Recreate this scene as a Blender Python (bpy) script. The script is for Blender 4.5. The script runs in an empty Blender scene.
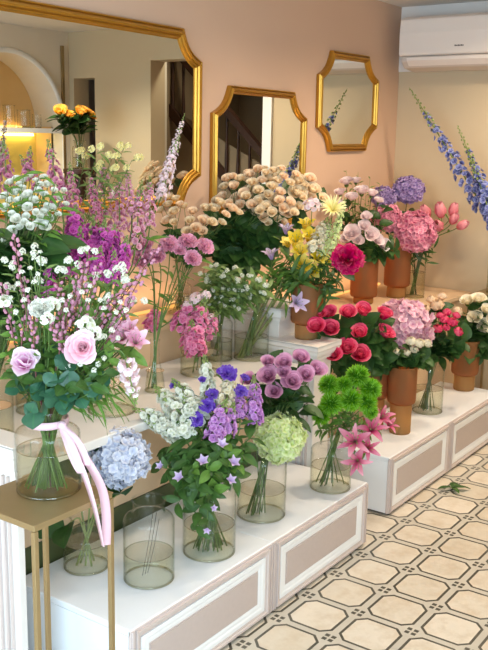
import bpy, math, random
import numpy as np
from mathutils import Vector, Matrix
random.seed(7)
sc = bpy.context.scene
COL = sc.collection
R_ = random.Random(11)

# ------------------------------------------------------------------ camera
CF = 894.959
CC = np.array([-3.141, -1.490, 1.587])
PITCH, ROLL, YAW = .2040, .0188, .6148
_F = np.array([math.cos(YAW)*math.cos(PITCH), math.sin(YAW)*math.cos(PITCH), -math.sin(PITCH)])
_r = np.cross(_F, [0, 0, 1]); _r /= np.linalg.norm(_r); _u = np.cross(_r, _F)
_R = math.cos(ROLL)*_r + math.sin(ROLL)*_u
_U = -math.sin(ROLL)*_r + math.cos(ROLL)*_u
def ray(x, y): return _F + _R*(x-244)/CF - _U*(y-325)/CF
def at(x, y, dep): return CC + ray(x, y)*dep            # point at a depth along the view axis
def onz(x, y, z): d = ray(x, y); return CC + d*(z-CC[2])/d[2]
def ony(x, y, Y): d = ray(x, y); return CC + d*(Y-CC[1])/d[1]
def onx(x, y, X): d = ray(x, y); return CC + d*(X-CC[0])/d[0]
def depth(P): return float((np.asarray(P)-CC) @ _F)
cd = bpy.data.cameras.new('camera'); cam = bpy.data.objects.new('camera', cd); COL.objects.link(cam)
cd.sensor_fit = 'HORIZONTAL'; cd.sensor_width = 36; cd.lens = CF*36/488; cd.clip_start = .05; cd.clip_end = 60
M = Matrix(((_R[0], _U[0], -_F[0], CC[0]), (_R[1], _U[1], -_F[1], CC[1]), (_R[2], _U[2], -_F[2], CC[2]), (0, 0, 0, 1)))
cam.matrix_world = M
sc.camera = cam

# ------------------------------------------------------------------ colours / materials
def lin(v):
    v /= 255.
    return v/12.92 if v <= .04045 else ((v+.055)/1.055)**2.4
def c(*rgb): return (lin(rgb[0]), lin(rgb[1]), lin(rgb[2]), 1)
class NT:
    def __init__(s, name):
        s.m = bpy.data.materials.new(name); s.m.use_nodes = True; s.t = s.m.node_tree; s.t.nodes.clear()
        s.out = s.n('ShaderNodeOutputMaterial')
    def n(s, typ, **kw):
        nd = s.t.nodes.new(typ)
        for k, v in kw.items(): setattr(nd, k, v)
        return nd
    def l(s, a, b): s.t.links.new(a, b)
    def val(s, sock, v):
        if hasattr(v, 'is_linked') or hasattr(v, 'links'): s.l(v, sock)
        else: sock.default_value = v
    def math(s, op, a, b=0, d=0, clamp=False):
        nd = s.n('ShaderNodeMath', operation=op); nd.use_clamp = clamp
        s.val(nd.inputs[0], a); s.val(nd.inputs[1], b); s.val(nd.inputs[2], d); return nd.outputs[0]
    def mix(s, f, a, b):
        nd = s.n('ShaderNodeMix', data_type='RGBA'); s.val(nd.inputs[0], f); s.val(nd.inputs[6], a); s.val(nd.inputs[7], b); return nd.outputs[2]
    def attr(s, name):
        nd = s.n('ShaderNodeAttribute'); nd.attribute_name = name; return nd.outputs['Fac']
    def noise(s, scale, detail=3, vec=None, rough=.5):
        nd = s.n('ShaderNodeTexNoise'); nd.inputs['Scale'].default_value = scale; nd.inputs['Detail'].default_value = detail
        nd.inputs['Roughness'].default_value = rough
        if vec is None: vec = s.n('ShaderNodeTexCoord').outputs['Object']
        s.l(vec, nd.inputs['Vector']); return nd.outputs['Fac']
    def ramp(s, f, stops):
        nd = s.n('ShaderNodeValToRGB'); e = nd.color_ramp.elements
        while len(e) < len(stops): e.new(.5)
        for k, (p, col) in enumerate(stops): e[k].position = p; e[k].color = col
        s.l(f, nd.inputs[0]); return nd.outputs[0]
    def prin(s, col, rough=.5, spec=.5, metal=0, **kw):
        nd = s.n('ShaderNodeBsdfPrincipled'); s.val(nd.inputs['Base Color'], col); s.val(nd.inputs['Roughness'], rough)
        nd.inputs['Specular IOR Level'].default_value = spec; nd.inputs['Metallic'].default_value = metal
        return nd
    def bump(s, h, strength=.2, dist=.01):
        nd = s.n('ShaderNodeBump'); nd.inputs['Strength'].default_value = strength; nd.inputs['Distance'].default_value = dist
        s.l(h, nd.inputs['Height']); return nd.outputs[0]
    def done(s, sh): s.l(sh, s.out.inputs[0]); return s.m

def m_plain(name, col, rough=.5, spec=.5, metal=0, var=.06, scale=8, bump=0):
    t = NT(name); nz = t.noise(scale, 4)
    dark = tuple(x*(1-var) for x in col[:3])+(1,); lite = tuple(min(1, x*(1+var)) for x in col[:3])+(1,)
    p = t.prin(t.mix(nz, dark, lite), rough, spec, metal)
    if bump: t.l(t.bump(t.noise(scale*12, 3), bump), p.inputs['Normal'])
    return t.done(p.outputs[0])
_pm = {}
def m_petal(name, base, mid, tip, var=.16, trans=.35):
    if name in _pm: return _pm[name]
    t = NT(name)
    col = t.ramp(t.attr('t'), [(0, base), (.45, mid), (1, tip)])
    hs = t.n('ShaderNodeHueSaturation')
    t.l(col, hs.inputs['Color'])
    r = t.attr('r')
    t.l(t.math('MULTIPLY_ADD', r, var*2, 1-var), hs.inputs['Value'])
    t.l(t.math('MULTIPLY_ADD', r, -.22, 1.1), hs.inputs['Saturation'])
    p = t.prin(hs.outputs[0], .62, .25)
    tr = t.n('ShaderNodeBsdfTranslucent'); t.l(hs.outputs[0], tr.inputs[0])
    mx = t.n('ShaderNodeMixShader'); mx.inputs[0].default_value = trans
    t.l(p.outputs[0], mx.inputs[1]); t.l(tr.outputs[0], mx.inputs[2])
    _pm[name] = t.done(mx.outputs[0]); return _pm[name]
def m_leaf(name, a, b, rough=.42):
    t = NT(name)
    col = t.mix(t.attr('r'), a, b)
    vein = t.ramp(t.attr('t'), [(0, c(170, 190, 120)), (.12, c(120, 120, 120)), (1, c(120, 120, 120))])
    nz = t.noise(14, 3)
    col = t.mix(t.math('MULTIPLY', nz, .35), col, b)
    nd = t.n('ShaderNodeMix', data_type='RGBA', blend_type='OVERLAY'); nd.inputs[0].default_value = .35
    t.l(col, nd.inputs[6]); t.l(vein, nd.inputs[7]); col = nd.outputs[2]
    p = t.prin(col, rough, .4)
    tr = t.n('ShaderNodeBsdfTranslucent'); t.l(col, tr.inputs[0])
    mx = t.n('ShaderNodeMixShader'); mx.inputs[0].default_value = .25
    t.l(p.outputs[0], mx.inputs[1]); t.l(tr.outputs[0], mx.inputs[2])
    return t.done(mx.outputs[0])
def m_glass(name, tint, edge, spec=1.0, base=.02):
    t = NT(name)
    lw = t.n('ShaderNodeLayerWeight'); lw.inputs[0].default_value = .5
    f = t.math('POWER', lw.outputs['Facing'], 4.)
    tr = t.n('ShaderNodeBsdfTransparent'); t.l(t.mix(f, tint, edge), tr.inputs[0])
    gl = t.n('ShaderNodeBsdfGlossy'); gl.inputs['Roughness'].default_value = .02
    fr = t.math('MULTIPLY_ADD', t.math('POWER', lw.outputs['Facing'], 5), .6*spec, base)
    mx = t.n('ShaderNodeMixShader'); t.l(fr, mx.inputs[0])
    t.l(tr.outputs[0], mx.inputs[1]); t.l(gl.outputs[0], mx.inputs[2])
    return t.done(mx.outputs[0])
def m_water(name):
    t = NT(name)
    g = t.n('ShaderNodeBsdfRefraction'); g.inputs['IOR'].default_value = 1.33; g.inputs['Color'].default_value = c(244, 246, 238); g.inputs['Roughness'].default_value = 0
    tr = t.n('ShaderNodeBsdfTransparent'); tr.inputs[0].default_value = c(248, 248, 238)
    gl = t.n('ShaderNodeBsdfGlossy'); gl.inputs['Roughness'].default_value = .02
    lw = t.n('ShaderNodeLayerWeight'); lw.inputs[0].default_value = .5
    fr = t.math('MULTIPLY_ADD', t.math('POWER', lw.outputs['Facing'], 5), .5, .03)
    m1 = t.n('ShaderNodeMixShader'); m1.inputs[0].default_value = .97
    t.l(g.outputs[0], m1.inputs[1]); t.l(tr.outputs[0], m1.inputs[2])
    m2 = t.n('ShaderNodeMixShader'); t.l(fr, m2.inputs[0]); t.l(m1.outputs[0], m2.inputs[1]); t.l(gl.outputs[0], m2.inputs[2])
    return t.done(m2.outputs[0])
def m_amber(name, col, col2):
    t = NT(name)
    g = t.n('ShaderNodeTexCoord').outputs['Object']
    nz = t.noise(5, 3, g)
    cc = t.mix(nz, col, col2)
    p = t.prin(cc, .34, .5)
    tl = t.n('ShaderNodeBsdfTranslucent'); t.l(cc, tl.inputs[0])
    tp = t.n('ShaderNodeBsdfTransparent'); t.l(cc, tp.inputs[0])
    m1 = t.n('ShaderNodeMixShader'); m1.inputs[0].default_value = .45; t.l(p.outputs[0], m1.inputs[1]); t.l(tl.outputs[0], m1.inputs[2])
    m2 = t.n('ShaderNodeMixShader'); m2.inputs[0].default_value = .66; t.l(m1.outputs[0], m2.inputs[1]); t.l(tp.outputs[0], m2.inputs[2])
    return t.done(m2.outputs[0])
def m_emit(name, col, s):
    t = NT(name); e = t.n('ShaderNodeEmission'); e.inputs[0].default_value = col; e.inputs[1].default_value = s
    return t.done(e.outputs[0])
def m_mirror():
    t = NT('mirror_silver'); p = t.prin(t.mix(t.noise(3), c(232, 234, 228), c(238, 240, 234)), .0, .5, 1.0); return t.done(p.outputs[0])

def m_floor():
    t = NT('encaustic_tile_floor')
    g = t.n('ShaderNodeNewGeometry').outputs['Position']
    sx = t.n('ShaderNodeSeparateXYZ'); t.l(g, sx.inputs[0])
    def cell(o):     # coordinate in tiles, centred on a tile
        v = t.math('DIVIDE', o, .2)
        i = t.math('FLOOR', v)
        return t.math('SUBTRACT', t.math('SUBTRACT', v, i), .5), i
    u, iu = cell(sx.outputs[0]); v, iv = cell(sx.outputs[1])
    au = t.math('ABSOLUTE', u); av = t.math('ABSOLUTE', v)
    mx = t.math('MAXIMUM', au, av)
    dg = t.math('SUBTRACT', t.math('MULTIPLY', t.math('ADD', au, av), .7071), .07)
    d = t.math('MAXIMUM', mx, dg)                   # octagon distance
    inside = t.math('LESS_THAN', d, .395)
    line = t.math('MULTIPLY', t.math('GREATER_THAN', d, .395), t.math('LESS_THAN', d, .443))
    # four little dark squares round each lattice point
    cu = t.math('SUBTRACT', .5, au); cv = t.math('SUBTRACT', .5, av)
    def box(x): return t.math('LESS_THAN', t.math('ABSOLUTE', t.math('SUBTRACT', x, .058)), .04)
    dots = t.math('MULTIPLY', box(cu), box(cv))
    cmb = t.n('ShaderNodeCombineXYZ'); t.l(iu, cmb.inputs[0]); t.l(iv, cmb.inputs[1])
    wn = t.n('ShaderNodeTexWhiteNoise'); wn.noise_dimensions = '2D'; t.l(cmb.outputs[0], wn.inputs['Vector'])
    n1 = t.noise(9, 5, g, .6); n2 = t.noise(38, 4, g)
    off = t.n('ShaderNodeVectorMath', operation='MULTIPLY_ADD'); t.l(wn.outputs['Color'], off.inputs[0]); off.inputs[1].default_value = (9, 9, 9); t.l(g, off.inputs[2])
    n3 = t.noise(10, 6, off.outputs[0], .65)
    tile = t.mix(wn.outputs['Value'], c(202, 190, 170), c(222, 212, 196))
    tile = t.mix(t.math('MULTIPLY', t.math('SUBTRACT', n3, .45, clamp=True), 2.6, clamp=True), tile, c(186, 164, 134))
    tile = t.mix(t.math('MULTIPLY', n2, .35), tile, c(236, 224, 206))
    band = t.mix(n1, c(186, 178, 163), c(208, 201, 187))
    dark = t.mix(n2, c(58, 56, 48), c(98, 94, 82))
    col = t.mix(inside, band, tile)
    col = t.mix(t.math('MAXIMUM', line, dots), col, dark)
    p = t.prin(col, t.math('MULTIPLY_ADD', n1, .2, .22), .45)
    t.l(t.bump(d, .05, .002), p.inputs['Normal'])
    return t.done(p.outputs[0])

MT = dict(
 wall=m_plain('pink_plaster', c(210, 177, 153), .8, .2, var=.03, scale=1.5, bump=.02),
 wallb=m_plain('cream_plaster', c(206, 188, 158), .8, .2, var=.03, scale=1.5, bump=.02),
 wallw=m_plain('white_plaster', c(232, 226, 214), .8, .2, var=.03, scale=1.5, bump=.02),
 ceil=m_plain('ceiling_paint', c(232, 226, 220), .85, .2, var=.02, scale=2),
 floor=m_floor(),
 white=m_plain('white_lacquer', c(236, 239, 243), .3, .45, var=.02, scale=3),
 greige=m_plain('greige_lacquer', c(206, 192, 187), .4, .4, var=.015, scale=3),
 border=m_plain('white_border_paint', c(241, 243, 245), .4, .4, var=.02),
 panel=m_plain('greige_panel_fabric', c(196, 181, 175), .55, .3, var=.05, scale=60),
 groove=m_plain('groove_shade_paint', c(150, 134, 124), .6, .3),
 beige=m_plain('beige_panel', c(214, 184, 150), .55, .3, var=.05),
 green=m_plain('dark_green_base', c(70, 78, 46), .5, .4, var=.2),
 plinth=m_plain('white_plinth_stone', c(226, 222, 217), .5, .4, var=.05, scale=10, bump=.03),
 gold=m_plain('gilded_wood', c(190, 142, 56), .3, .5, .8, var=.14, scale=18, bump=.03),
 brass=m_plain('brushed_brass', c(164, 142, 102), .42, .5, .6, var=.1, scale=14),
 mirror=m_mirror(),
 ac=m_plain('ac_plastic', c(240, 230, 222), .35, .5, var=.01), acd=m_plain('ac_louver_plastic', c(214, 202, 192), .45, .4, var=.02),
 ink=m_plain('dark_ink', c(80, 70, 64), .5, .3),
 glass=m_glass('clear_glass', c(255, 255, 254), c(224, 228, 220)),
 water=m_water('water'), wsurf=m_glass('water_surface', c(254, 254, 252), c(246, 247, 242), 1.3, .26), gbase=m_glass('glass_base', c(236, 236, 224), c(196, 198, 180), 1.2, .08),
 amber=m_amber('amber_frosted_glass', c(230, 184, 132), c(216, 162, 108)),
 amber2=m_amber('pale_amber_glass', c(242, 216, 162), c(230, 198, 138)),
 ribbon=m_plain('pale_pink_satin', c(228, 190, 200), .4, .4, var=.04, scale=20),
 darkwood=m_plain('dark_stair_wood', c(62, 38, 28), .45, .4, var=.15),
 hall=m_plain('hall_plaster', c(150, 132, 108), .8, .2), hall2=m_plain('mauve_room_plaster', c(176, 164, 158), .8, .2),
 niche=m_plain('niche_plaster', c(238, 206, 150), .8, .2), niche2=m_plain('niche_lit_plaster', c(246, 230, 140), .8, .2),  # yellow shelf light put into the niche wall colours, stronger below the shelf
 stem=m_leaf('flower_stem', c(88, 122, 56), c(120, 150, 76)), stemd=m_leaf('dark_flower_stem', c(58, 84, 44), c(92, 112, 60)),
 twig=m_plain('brown_twig', c(112, 70, 66), .6, .3, var=.2, scale=30),
 stempale=m_leaf('pale_flower_stem', c(150, 168, 92), c(176, 186, 120)),
 lgreen=m_leaf('bright_green_leaf', c(78, 128, 46), c(126, 168, 74)), leaf=m_leaf('green_leaf', c(44, 84, 38), c(84, 122, 56)),
 dleaf=m_leaf('dark_green_leaf', c(34, 70, 34), c(72, 112, 54)), bleaf=m_leaf('blue_green_leaf', c(32, 82, 58), c(72, 122, 92), .35),
 sleaf=m_leaf('sage_leaf', c(96, 134, 62), c(152, 178, 106)),
 bud=m_leaf('green_flower_bud', c(130, 160, 80), c(178, 196, 120)),
 wire=m_plain('dark_wire', c(60, 52, 40), .4, .4), lamp=m_emit('warm_led', c(255, 186, 104), .9), lampc=m_emit('downlight_glow', c(255, 224, 186), 6),
 sky=m_emit('street_daylight', c(214, 232, 255), 1.5),
)

# ------------------------------------------------------------------ mesh building
class MB:
    def __init__(s): s.v = []; s.f = []; s.t = []; s.r = []; s.n = 0
    def add(s, V, Fc, t=.5, r=.5):
        V = np.asarray(V, float).reshape(-1, 3); k = len(V)
        s.v.append(V); s.f.append(np.asarray(Fc, int)+s.n); s.n += k
        s.t.append(np.broadcast_to(np.asarray(t, float), (k,))); s.r.append(np.broadcast_to(np.asarray(r, float), (k,)))
    def grid(s, G, t=.5, r=.5, closed=False):
        a, b = G.shape[:2]
        i, j = np.meshgrid(np.arange(a-1), np.arange(b if closed else b-1), indexing='ij')
        j2 = (j+1) % b
        Fc = np.stack([i*b+j, (i+1)*b+j, (i+1)*b+j2, i*b+j2], -1).reshape(-1, 4)
        t = np.asarray(t, float)
        if t.ndim == 2: t = t.reshape(-1)
        s.add(G.reshape(-1, 3), Fc, t, r)
    def box(s, x0, x1, y0, y1, z0, z1):
        V = [(x, y, z) for x in (x0, x1) for y in (y0, y1) for z in (z0, z1)]
        s.add(V, [(0, 1, 3, 2), (4, 6, 7, 5), (0, 4, 5, 1), (2, 3, 7, 6), (0, 2, 6, 4), (1, 5, 7, 3)])
    def lathe(s, prof, seg=32, cx=0, cy=0):
        pp = [prof[0]]          # support loops keep the shading crisp at the corners
        for q0, q1 in zip(prof[:-1], prof[1:]):
            L = math.hypot(q1[0]-q0[0], q1[1]-q0[1])
            if L > .012: pp += [tuple(q0[k]+(q1[k]-q0[k])*f for k in (0, 1)) for f in (.0015/L, 1-.0015/L)]
            pp.append(q1)
        P = np.array(pp, float); a = np.linspace(0, 2*np.pi, seg, endpoint=False)
        G = np.stack([cx+P[:, 0][:, None]*np.cos(a), cy+P[:, 0][:, None]*np.sin(a), np.repeat(P[:, 1][:, None], seg, 1)], -1)
        s.grid(G[:, ::-1], closed=True)
    def tube(s, pts, rad, seg=6, r=.5, t=.5):
        P = np.array(pts, float); n = len(P); rad = np.broadcast_to(np.asarray(rad, float), (n,))
        T = np.gradient(P, axis=0); T /= np.linalg.norm(T, axis=1)[:, None]+1e-9
        ref = np.array([0, 0, 1.]) if abs(T[0][2]) < .9 else np.array([1., 0, 0])
        A = np.cross(T, ref); A /= np.linalg.norm(A, axis=1)[:, None]+1e-9
        B = np.cross(T, A); a = np.linspace(0, 2*np.pi, seg, endpoint=False)
        G = P[:, None]+rad[:, None, None]*(A[:, None]*np.cos(a)[None, :, None]+B[:, None]*np.sin(a)[None, :, None])
        e0 = np.repeat(P[:1][None], seg, 1); e1 = np.repeat(P[-1:][None], seg, 1)
        s.grid(np.concatenate([e0, G, e1]), t, r, closed=True)
    def ball(s, cpt, rx, rz=None, axis=None, seg=8, rings=6, t=.5, r=.5):
        rz = rz or rx
        th = np.linspace(1e-3, np.pi-1e-3, rings+1); a = np.linspace(0, 2*np.pi, seg, endpoint=False)
        G = np.stack([rx*np.sin(th)[:, None]*np.cos(a), rx*np.sin(th)[:, None]*np.sin(a), np.repeat(rz*np.cos(th)[:, None], seg, 1)], -1)
        if axis is not None: G = G @ frame(axis).T
        s.grid(G+np.asarray(cpt), t, r, closed=True)
    def norm(s, d=1.0):
        k = max(np.abs(np.hypot(v[:, 0], v[:, 1])).max() for v in s.v)
        s.v = [v*(d*.5/k) for v in s.v]; return s
    def mesh(s, name, mat, smooth=True, bevel=0):
        V = np.concatenate(s.v); Fc = np.concatenate(s.f)
        me = bpy.data.meshes.new(name); me.from_pydata(V.tolist(), [], Fc.tolist())
        at_ = me.attributes.new('t', 'FLOAT', 'POINT'); at_.data.foreach_set('value', np.concatenate(s.t).astype(np.float32))
        at_ = me.attributes.new('r', 'FLOAT', 'POINT'); at_.data.foreach_set('value', np.concatenate(s.r).astype(np.float32))
        me.materials.append(mat)
        if smooth: me.polygons.foreach_set('use_smooth', np.ones(len(Fc), bool))
        me.update(); return me
def frame(z):
    z = np.asarray(z, float); z = z/np.linalg.norm(z)
    ref = np.array([0, 0, 1.]) if abs(z[2]) < .95 else np.array([1., 0, 0])
    x = np.cross(ref, z); x /= np.linalg.norm(x); y = np.cross(z, x)
    return np.stack([x, y, z], 1)
def obj(name, me, parent=None, loc=(0, 0, 0), rot=None, scale=None):
    o = bpy.data.objects.new(name, me); COL.objects.link(o)
    if rot is not None or scale is not None:
        R3 = np.eye(3) if rot is None else np.asarray(rot)
        S = np.diag(scale if scale is not None else (1, 1, 1))
        m = np.eye(4); m[:3, :3] = R3 @ S; m[:3, 3] = loc
        if parent: o.parent = parent
        o.matrix_local = Matrix(m.tolist()) if parent else Matrix(m.tolist())
        if not parent: o.matrix_world = Matrix(m.tolist())
    else:
        o.location = loc
        if parent: o.parent = parent
    return o
def part(name, mb, mat, parent=None, smooth=False, bevel=0, loc=(0, 0, 0)):
    o = obj(name, mb.mesh(name, mat, smooth), parent, loc)
    if bevel:
        b = o.modifiers.new('bevel', 'BEVEL'); b.width = bevel; b.segments = 2; b.limit_method = 'ANGLE'
    return o
def tag(o, label, cat, group=None):
    o['label'] = label; o['category'] = cat
    if group: o['group'] = group
    return o
def thing(name, label, cat, loc=(0, 0, 0), group=None):
    o = bpy.data.objects.new(name, None); COL.objects.link(o); o.location = loc; o.empty_display_size = .05
    return tag(o, label, cat, group)
def struct(name, mb, mat, smooth=False, parent=None):
    o = part(name, mb, mat, parent, smooth)
    if parent is None: o['kind'] = 'structure'
    return o
def bx(*a):
    m = MB(); m.box(*a); return m

# ------------------------------------------------------------------ room
YA, XB, YO, XW, ZC = 1.0, 1.958, -1.857, -4.5, 2.375
m = bx(XW-.2, XB+1.9, YO-.7, YA+.12, -.1, 0); struct('floor', m, MT['floor'])
struct('ceiling', bx(XW-.2, XB+.1, YO-.1, YA+.1, ZC, ZC+.1), MT['ceil'])
struct('wall_back', bx(XW-.1, XB+.1, YA, YA+.1, 0, ZC), MT['wall'])
# wall with the air conditioner, two doorways in it
m = MB(); D2 = (-1.009, .0); D1 = (-1.80, -1.575)
m.box(XB, XB+.16, D2[1], YA, 0, ZC); m.box(XB, XB+.16, D1[1], D2[0], 0, ZC); m.box(XB, XB+.16, YO, D1[0], 0, ZC)
m.box(XB, XB+.16, *D2, 2.14, ZC); m.box(XB, XB+.16, *D1, 2.03, ZC)
struct('wall_right', m, MT['wallb'])
m = MB()
for y0, y1 in ((D2[1], D2[1]+.07),): m.box(XB-.02, XB, y0, y1, 0, 2.2)
struct('trim_1', m, MT['border'])
struct('trim_2', bx(XB-.008, XB, -.1, YA, 2.005, ZC), MT['ceil'])
# hall behind
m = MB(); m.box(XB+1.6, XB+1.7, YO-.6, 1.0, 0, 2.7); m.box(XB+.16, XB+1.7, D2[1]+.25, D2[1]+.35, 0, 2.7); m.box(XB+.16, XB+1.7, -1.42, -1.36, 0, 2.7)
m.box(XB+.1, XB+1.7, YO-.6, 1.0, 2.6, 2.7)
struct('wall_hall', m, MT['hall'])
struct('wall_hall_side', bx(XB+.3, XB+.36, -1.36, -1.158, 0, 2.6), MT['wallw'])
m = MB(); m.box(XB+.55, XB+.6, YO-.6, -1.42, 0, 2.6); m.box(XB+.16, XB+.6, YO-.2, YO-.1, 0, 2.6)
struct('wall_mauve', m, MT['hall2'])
# opposite wall with arched niche
AX, AZ, AR = 1.36, 1.66, .515
m = MB(); x0, x1 = XW-.1, XB+.16
th = np.linspace(0, np.pi, 25)
arc = [(AX+AR*math.cos(a), AZ+AR*math.sin(a)) for a in th]
G = []
for (ax, az) in arc: G.append([(ax, YO, az), (ax, YO, ZC)])
m.grid(np.array(G, float))
m.box(AX+AR, x1, YO-.12, YO, 0, ZC); m.box(-2.3, AX-AR, YO-.12, YO, 0, ZC); m.box(x0, -4.2, YO-.12, YO, 0, ZC); m.box(-4.2, -2.3, YO-.12, YO, 0, .4); m.box(-4.2, -2.3, YO-.12, YO, 2.2, ZC); m.box(AX-AR, AX+AR, YO-.12, YO, 0, .9)
m.grid(np.array([[(ax, YO, az), (ax, YO-.3, az)] for ax, az in arc], float))
struct('wall_front', m, MT['wallw'])
m = MB(); m.box(AX-AR-.1, AX+AR+.1, YO-.36, YO-.3, AZ, 2.3); m.box(AX-AR-.05, AX-AR, YO-.3, YO-.1, .9, AZ); m.box(AX+AR, AX+AR+.05, YO-.3, YO-.1, .9, AZ)
struct('wall_niche', m, MT['niche'])
m = bx(AX-AR-.1, AX+AR+.1, YO-.36, YO-.3, .85, AZ); struct('wall_niche_base', m, MT['niche2'])
m = MB()
prof = [(0, 0), (.0, .012), (.012, .018), (.028, .018), (.038, .008), (.038, 0)]
G = []
for a in [None]+list(th)+[None, ]:
    pass
path = [(AX+AR, .9, 1, 0)]+[(AX+AR*math.cos(a), AZ+AR*math.sin(a), math.cos(a), math.sin(a)) for a in th]+[(AX-AR, .9, -1, 0)]
for (px, pz, nx, nz) in path: G.append([(px+nx*w, YO+h, pz+nz*w) for w, h in prof])
m.grid(np.array(G, float)); struct('trim_3', m, MT['border'], True)
struct('trim_4', bx(XB-.082, XB-.06, YO, YO+.02, .0, 2.27), MT['brass'])
t_ = bx(AX-AR, AX+AR, YO-.3, YO+.02, AZ-.05, AZ-.015); tag(part('niche_shelf', t_, MT['border']), 'white shelf across the arched niche seen in the mirror', 'shelf')
t_ = bx(AX-AR+.05, AX+AR-.05, YO-.29, YO-.27, AZ-.075, AZ-.055); tag(part('niche_light', t_, m_emit('niche_led', c(255, 214, 120), 8)), 'warm light strip under the niche shelf', 'light')
t_ = bx(AX-.35, AX+.35, YO-.29, YO-.27, AZ-.01, AZ+.0); tag(part('niche_light', t_, m_emit('niche_led_up', c(255, 196, 110), 4)), 'warm light strip on top of the niche shelf', 'light')
# staircase seen in the mirrors through the far doorway
o = thing('stair_banister', 'dark wooden staircase banister in the hall, seen in the mirrors', 'banister', (2.6, -.9, 0))
def slope_bar(y0, z0, y1, z1, w, h):
    mm = MB(); V = [(x, y, z+d) for x in (-w, w) for (y, z) in ((y0, z0), (y1, z1)) for d in (-h, h)]
    mm.add(V, [(0, 1, 3, 2), (4, 6, 7, 5), (0, 4, 5, 1), (2, 3, 7, 6), (0, 2, 6, 4), (1, 5, 7, 3)]); return mm
ys0, zs0, ys1, zs1 = -1.5+.9, 1.94, -.3+.9, .84
part('stringer', slope_bar(ys0, zs0, ys1, zs1, .02, .05), MT['darkwood'], o)
part('handrail', slope_bar(ys0, zs0+.52, ys1, zs1+.52, .028, .035), MT['darkwood'], o)
for k in range(11):
    y = ys0+(k+.5)*.11; z = zs0+(y-ys0)/(ys1-ys0)*(zs1-zs0)
    mm = MB(); mm.lathe([(.001, z), (.013, z), (.016, z+.15), (.01, z+.3), (.012, z+.5), (.001, z+.5)], 8, 0, y); part('baluster', mm, MT['darkwood'], o, True)
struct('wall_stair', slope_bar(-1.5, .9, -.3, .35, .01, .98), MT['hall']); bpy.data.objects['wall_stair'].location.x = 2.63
# shop front behind the camera: window wall
m = MB(); WY0, WY1, WZ0, WZ1 = -1.5, .8, .45, 2.25
m.box(XW-.1, XW, YO, WY0, 0, ZC); m.box(XW-.1, XW, WY1, YA, 0, ZC); m.box(XW-.1, XW, WY0, WY1, 0, WZ0); m.box(XW-.1, XW, WY0, WY1, WZ1, ZC)
struct('wall_left', m, MT['wallw'])
m = MB(); m.box(XW-.08, XW-.02, WY0, WY0+.05, WZ0, WZ1); m.box(XW-.08, XW-.02, WY1-.05, WY1, WZ0, WZ1); m.box(XW-.08, XW-.02, WY0, WY1, WZ0, WZ0+.05); m.box(XW-.08, XW-.02, WY0, WY1, WZ1-.05, WZ1)
w1 = struct('window_1', m, MT['border'])
part('window_pane', bx(XW-.055, XW-.05, WY0+.05, WY1-.05, WZ0+.05, WZ1-.05), MT['glass'], w1)

m = MB(); m.box(-4.2, -4.15, YO-.1, YO-.03, .4, 2.2); m.box(-2.35, -2.3, YO-.1, YO-.03, .4, 2.2); m.box(-4.2, -2.3, YO-.1, YO-.03, .4, .45); m.box(-4.2, -2.3, YO-.1, YO-.03, 2.15, 2.2)
w2 = struct('window_2', m, MT['border'])
part('window_pane', bx(-4.15, -2.35, YO-.07, YO-.065, .45, 2.15), MT['glass'], w2)
# ------------------------------------------------------------------ lights
def light(name, typ, loc, power, col, size=None, sizey=None, d=None, **kw):
    ld = bpy.data.lights.new(name, typ); ld.energy = power; ld.color = col[:3]
    if typ == 'AREA':
        ld.shape = 'RECTANGLE'; ld.size = size; ld.size_y = sizey or size
    if typ == 'SPOT':
        ld.shadow_soft_size = size or .05; ld.spot_size = kw.get('spot', 2.0); ld.spot_blend = .6
    o = bpy.data.objects.new(name, ld); COL.objects.link(o); o.location = loc
    if d is not None: o.rotation_euler = Vector(d).to_track_quat('-Z', 'Y').to_euler()
    return o
light('window_daylight', 'AREA', (XW-.15, (WY0+WY1)/2, (WZ0+WZ1)/2), 80, (.58, .80, 1), WZ1-WZ0, WY1-WY0, (1, 0, -.02))
light('window_daylight', 'AREA', (-3.25, YO-.2, 1.3), 62, (.64, .83, 1), 1.8, 1.7, (.12, 1, -.05))
for k, (x, y, p) in enumerate(((-1.2, -.35, 9), (.15, -.1, 34), (1.25, -.05, 40), (1.0, -1.1, 58), (-1.4, -1.2, 8))):  # fourth one added to brighten the doorway wall reflected in the mirror
    o = thing('downlight', ['recessed ceiling downlight above the near white bench', 'recessed ceiling downlight above the gap between benches', 'recessed ceiling downlight above the far white bench', 'added ceiling downlight brightening the far doorway wall', 'recessed ceiling downlight near the camera'][k], 'light', (x, y, ZC), 'ceiling downlights')
    mm = MB(); mm.lathe([(.03, -.004), (.055, -.004), (.06, -.001), (.06, 0)], 24); part('trim_ring', mm, MT['border'], o, True)
    mm = MB(); mm.lathe([(.0005, -.002), (.03, -.002)], 24); part('diffuser', mm, MT['lampc'], o)
    light('downlight_lamp', 'SPOT', (x, y, ZC-.02), p, (1, .78, .54) if k < 3 else (1, .9, .76), .06, d=(0, .12, -1), spot=2.5)
world = bpy.data.worlds.new('world'); sc.world = world; world.use_nodes = True
world.node_tree.nodes['Background'].inputs[0].default_value = (.75, .86, 1, 1); world.node_tree.nodes['Background'].inputs[1].default_value = .5

light('hall_fill_light', 'SPOT', (XB+.42, -.5, 2.55), 16, (1, .86, .66), .08, d=(-.1, -.2, -1), spot=2.4)  # unseen fill spot added to light the hall beyond the doorway
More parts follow.
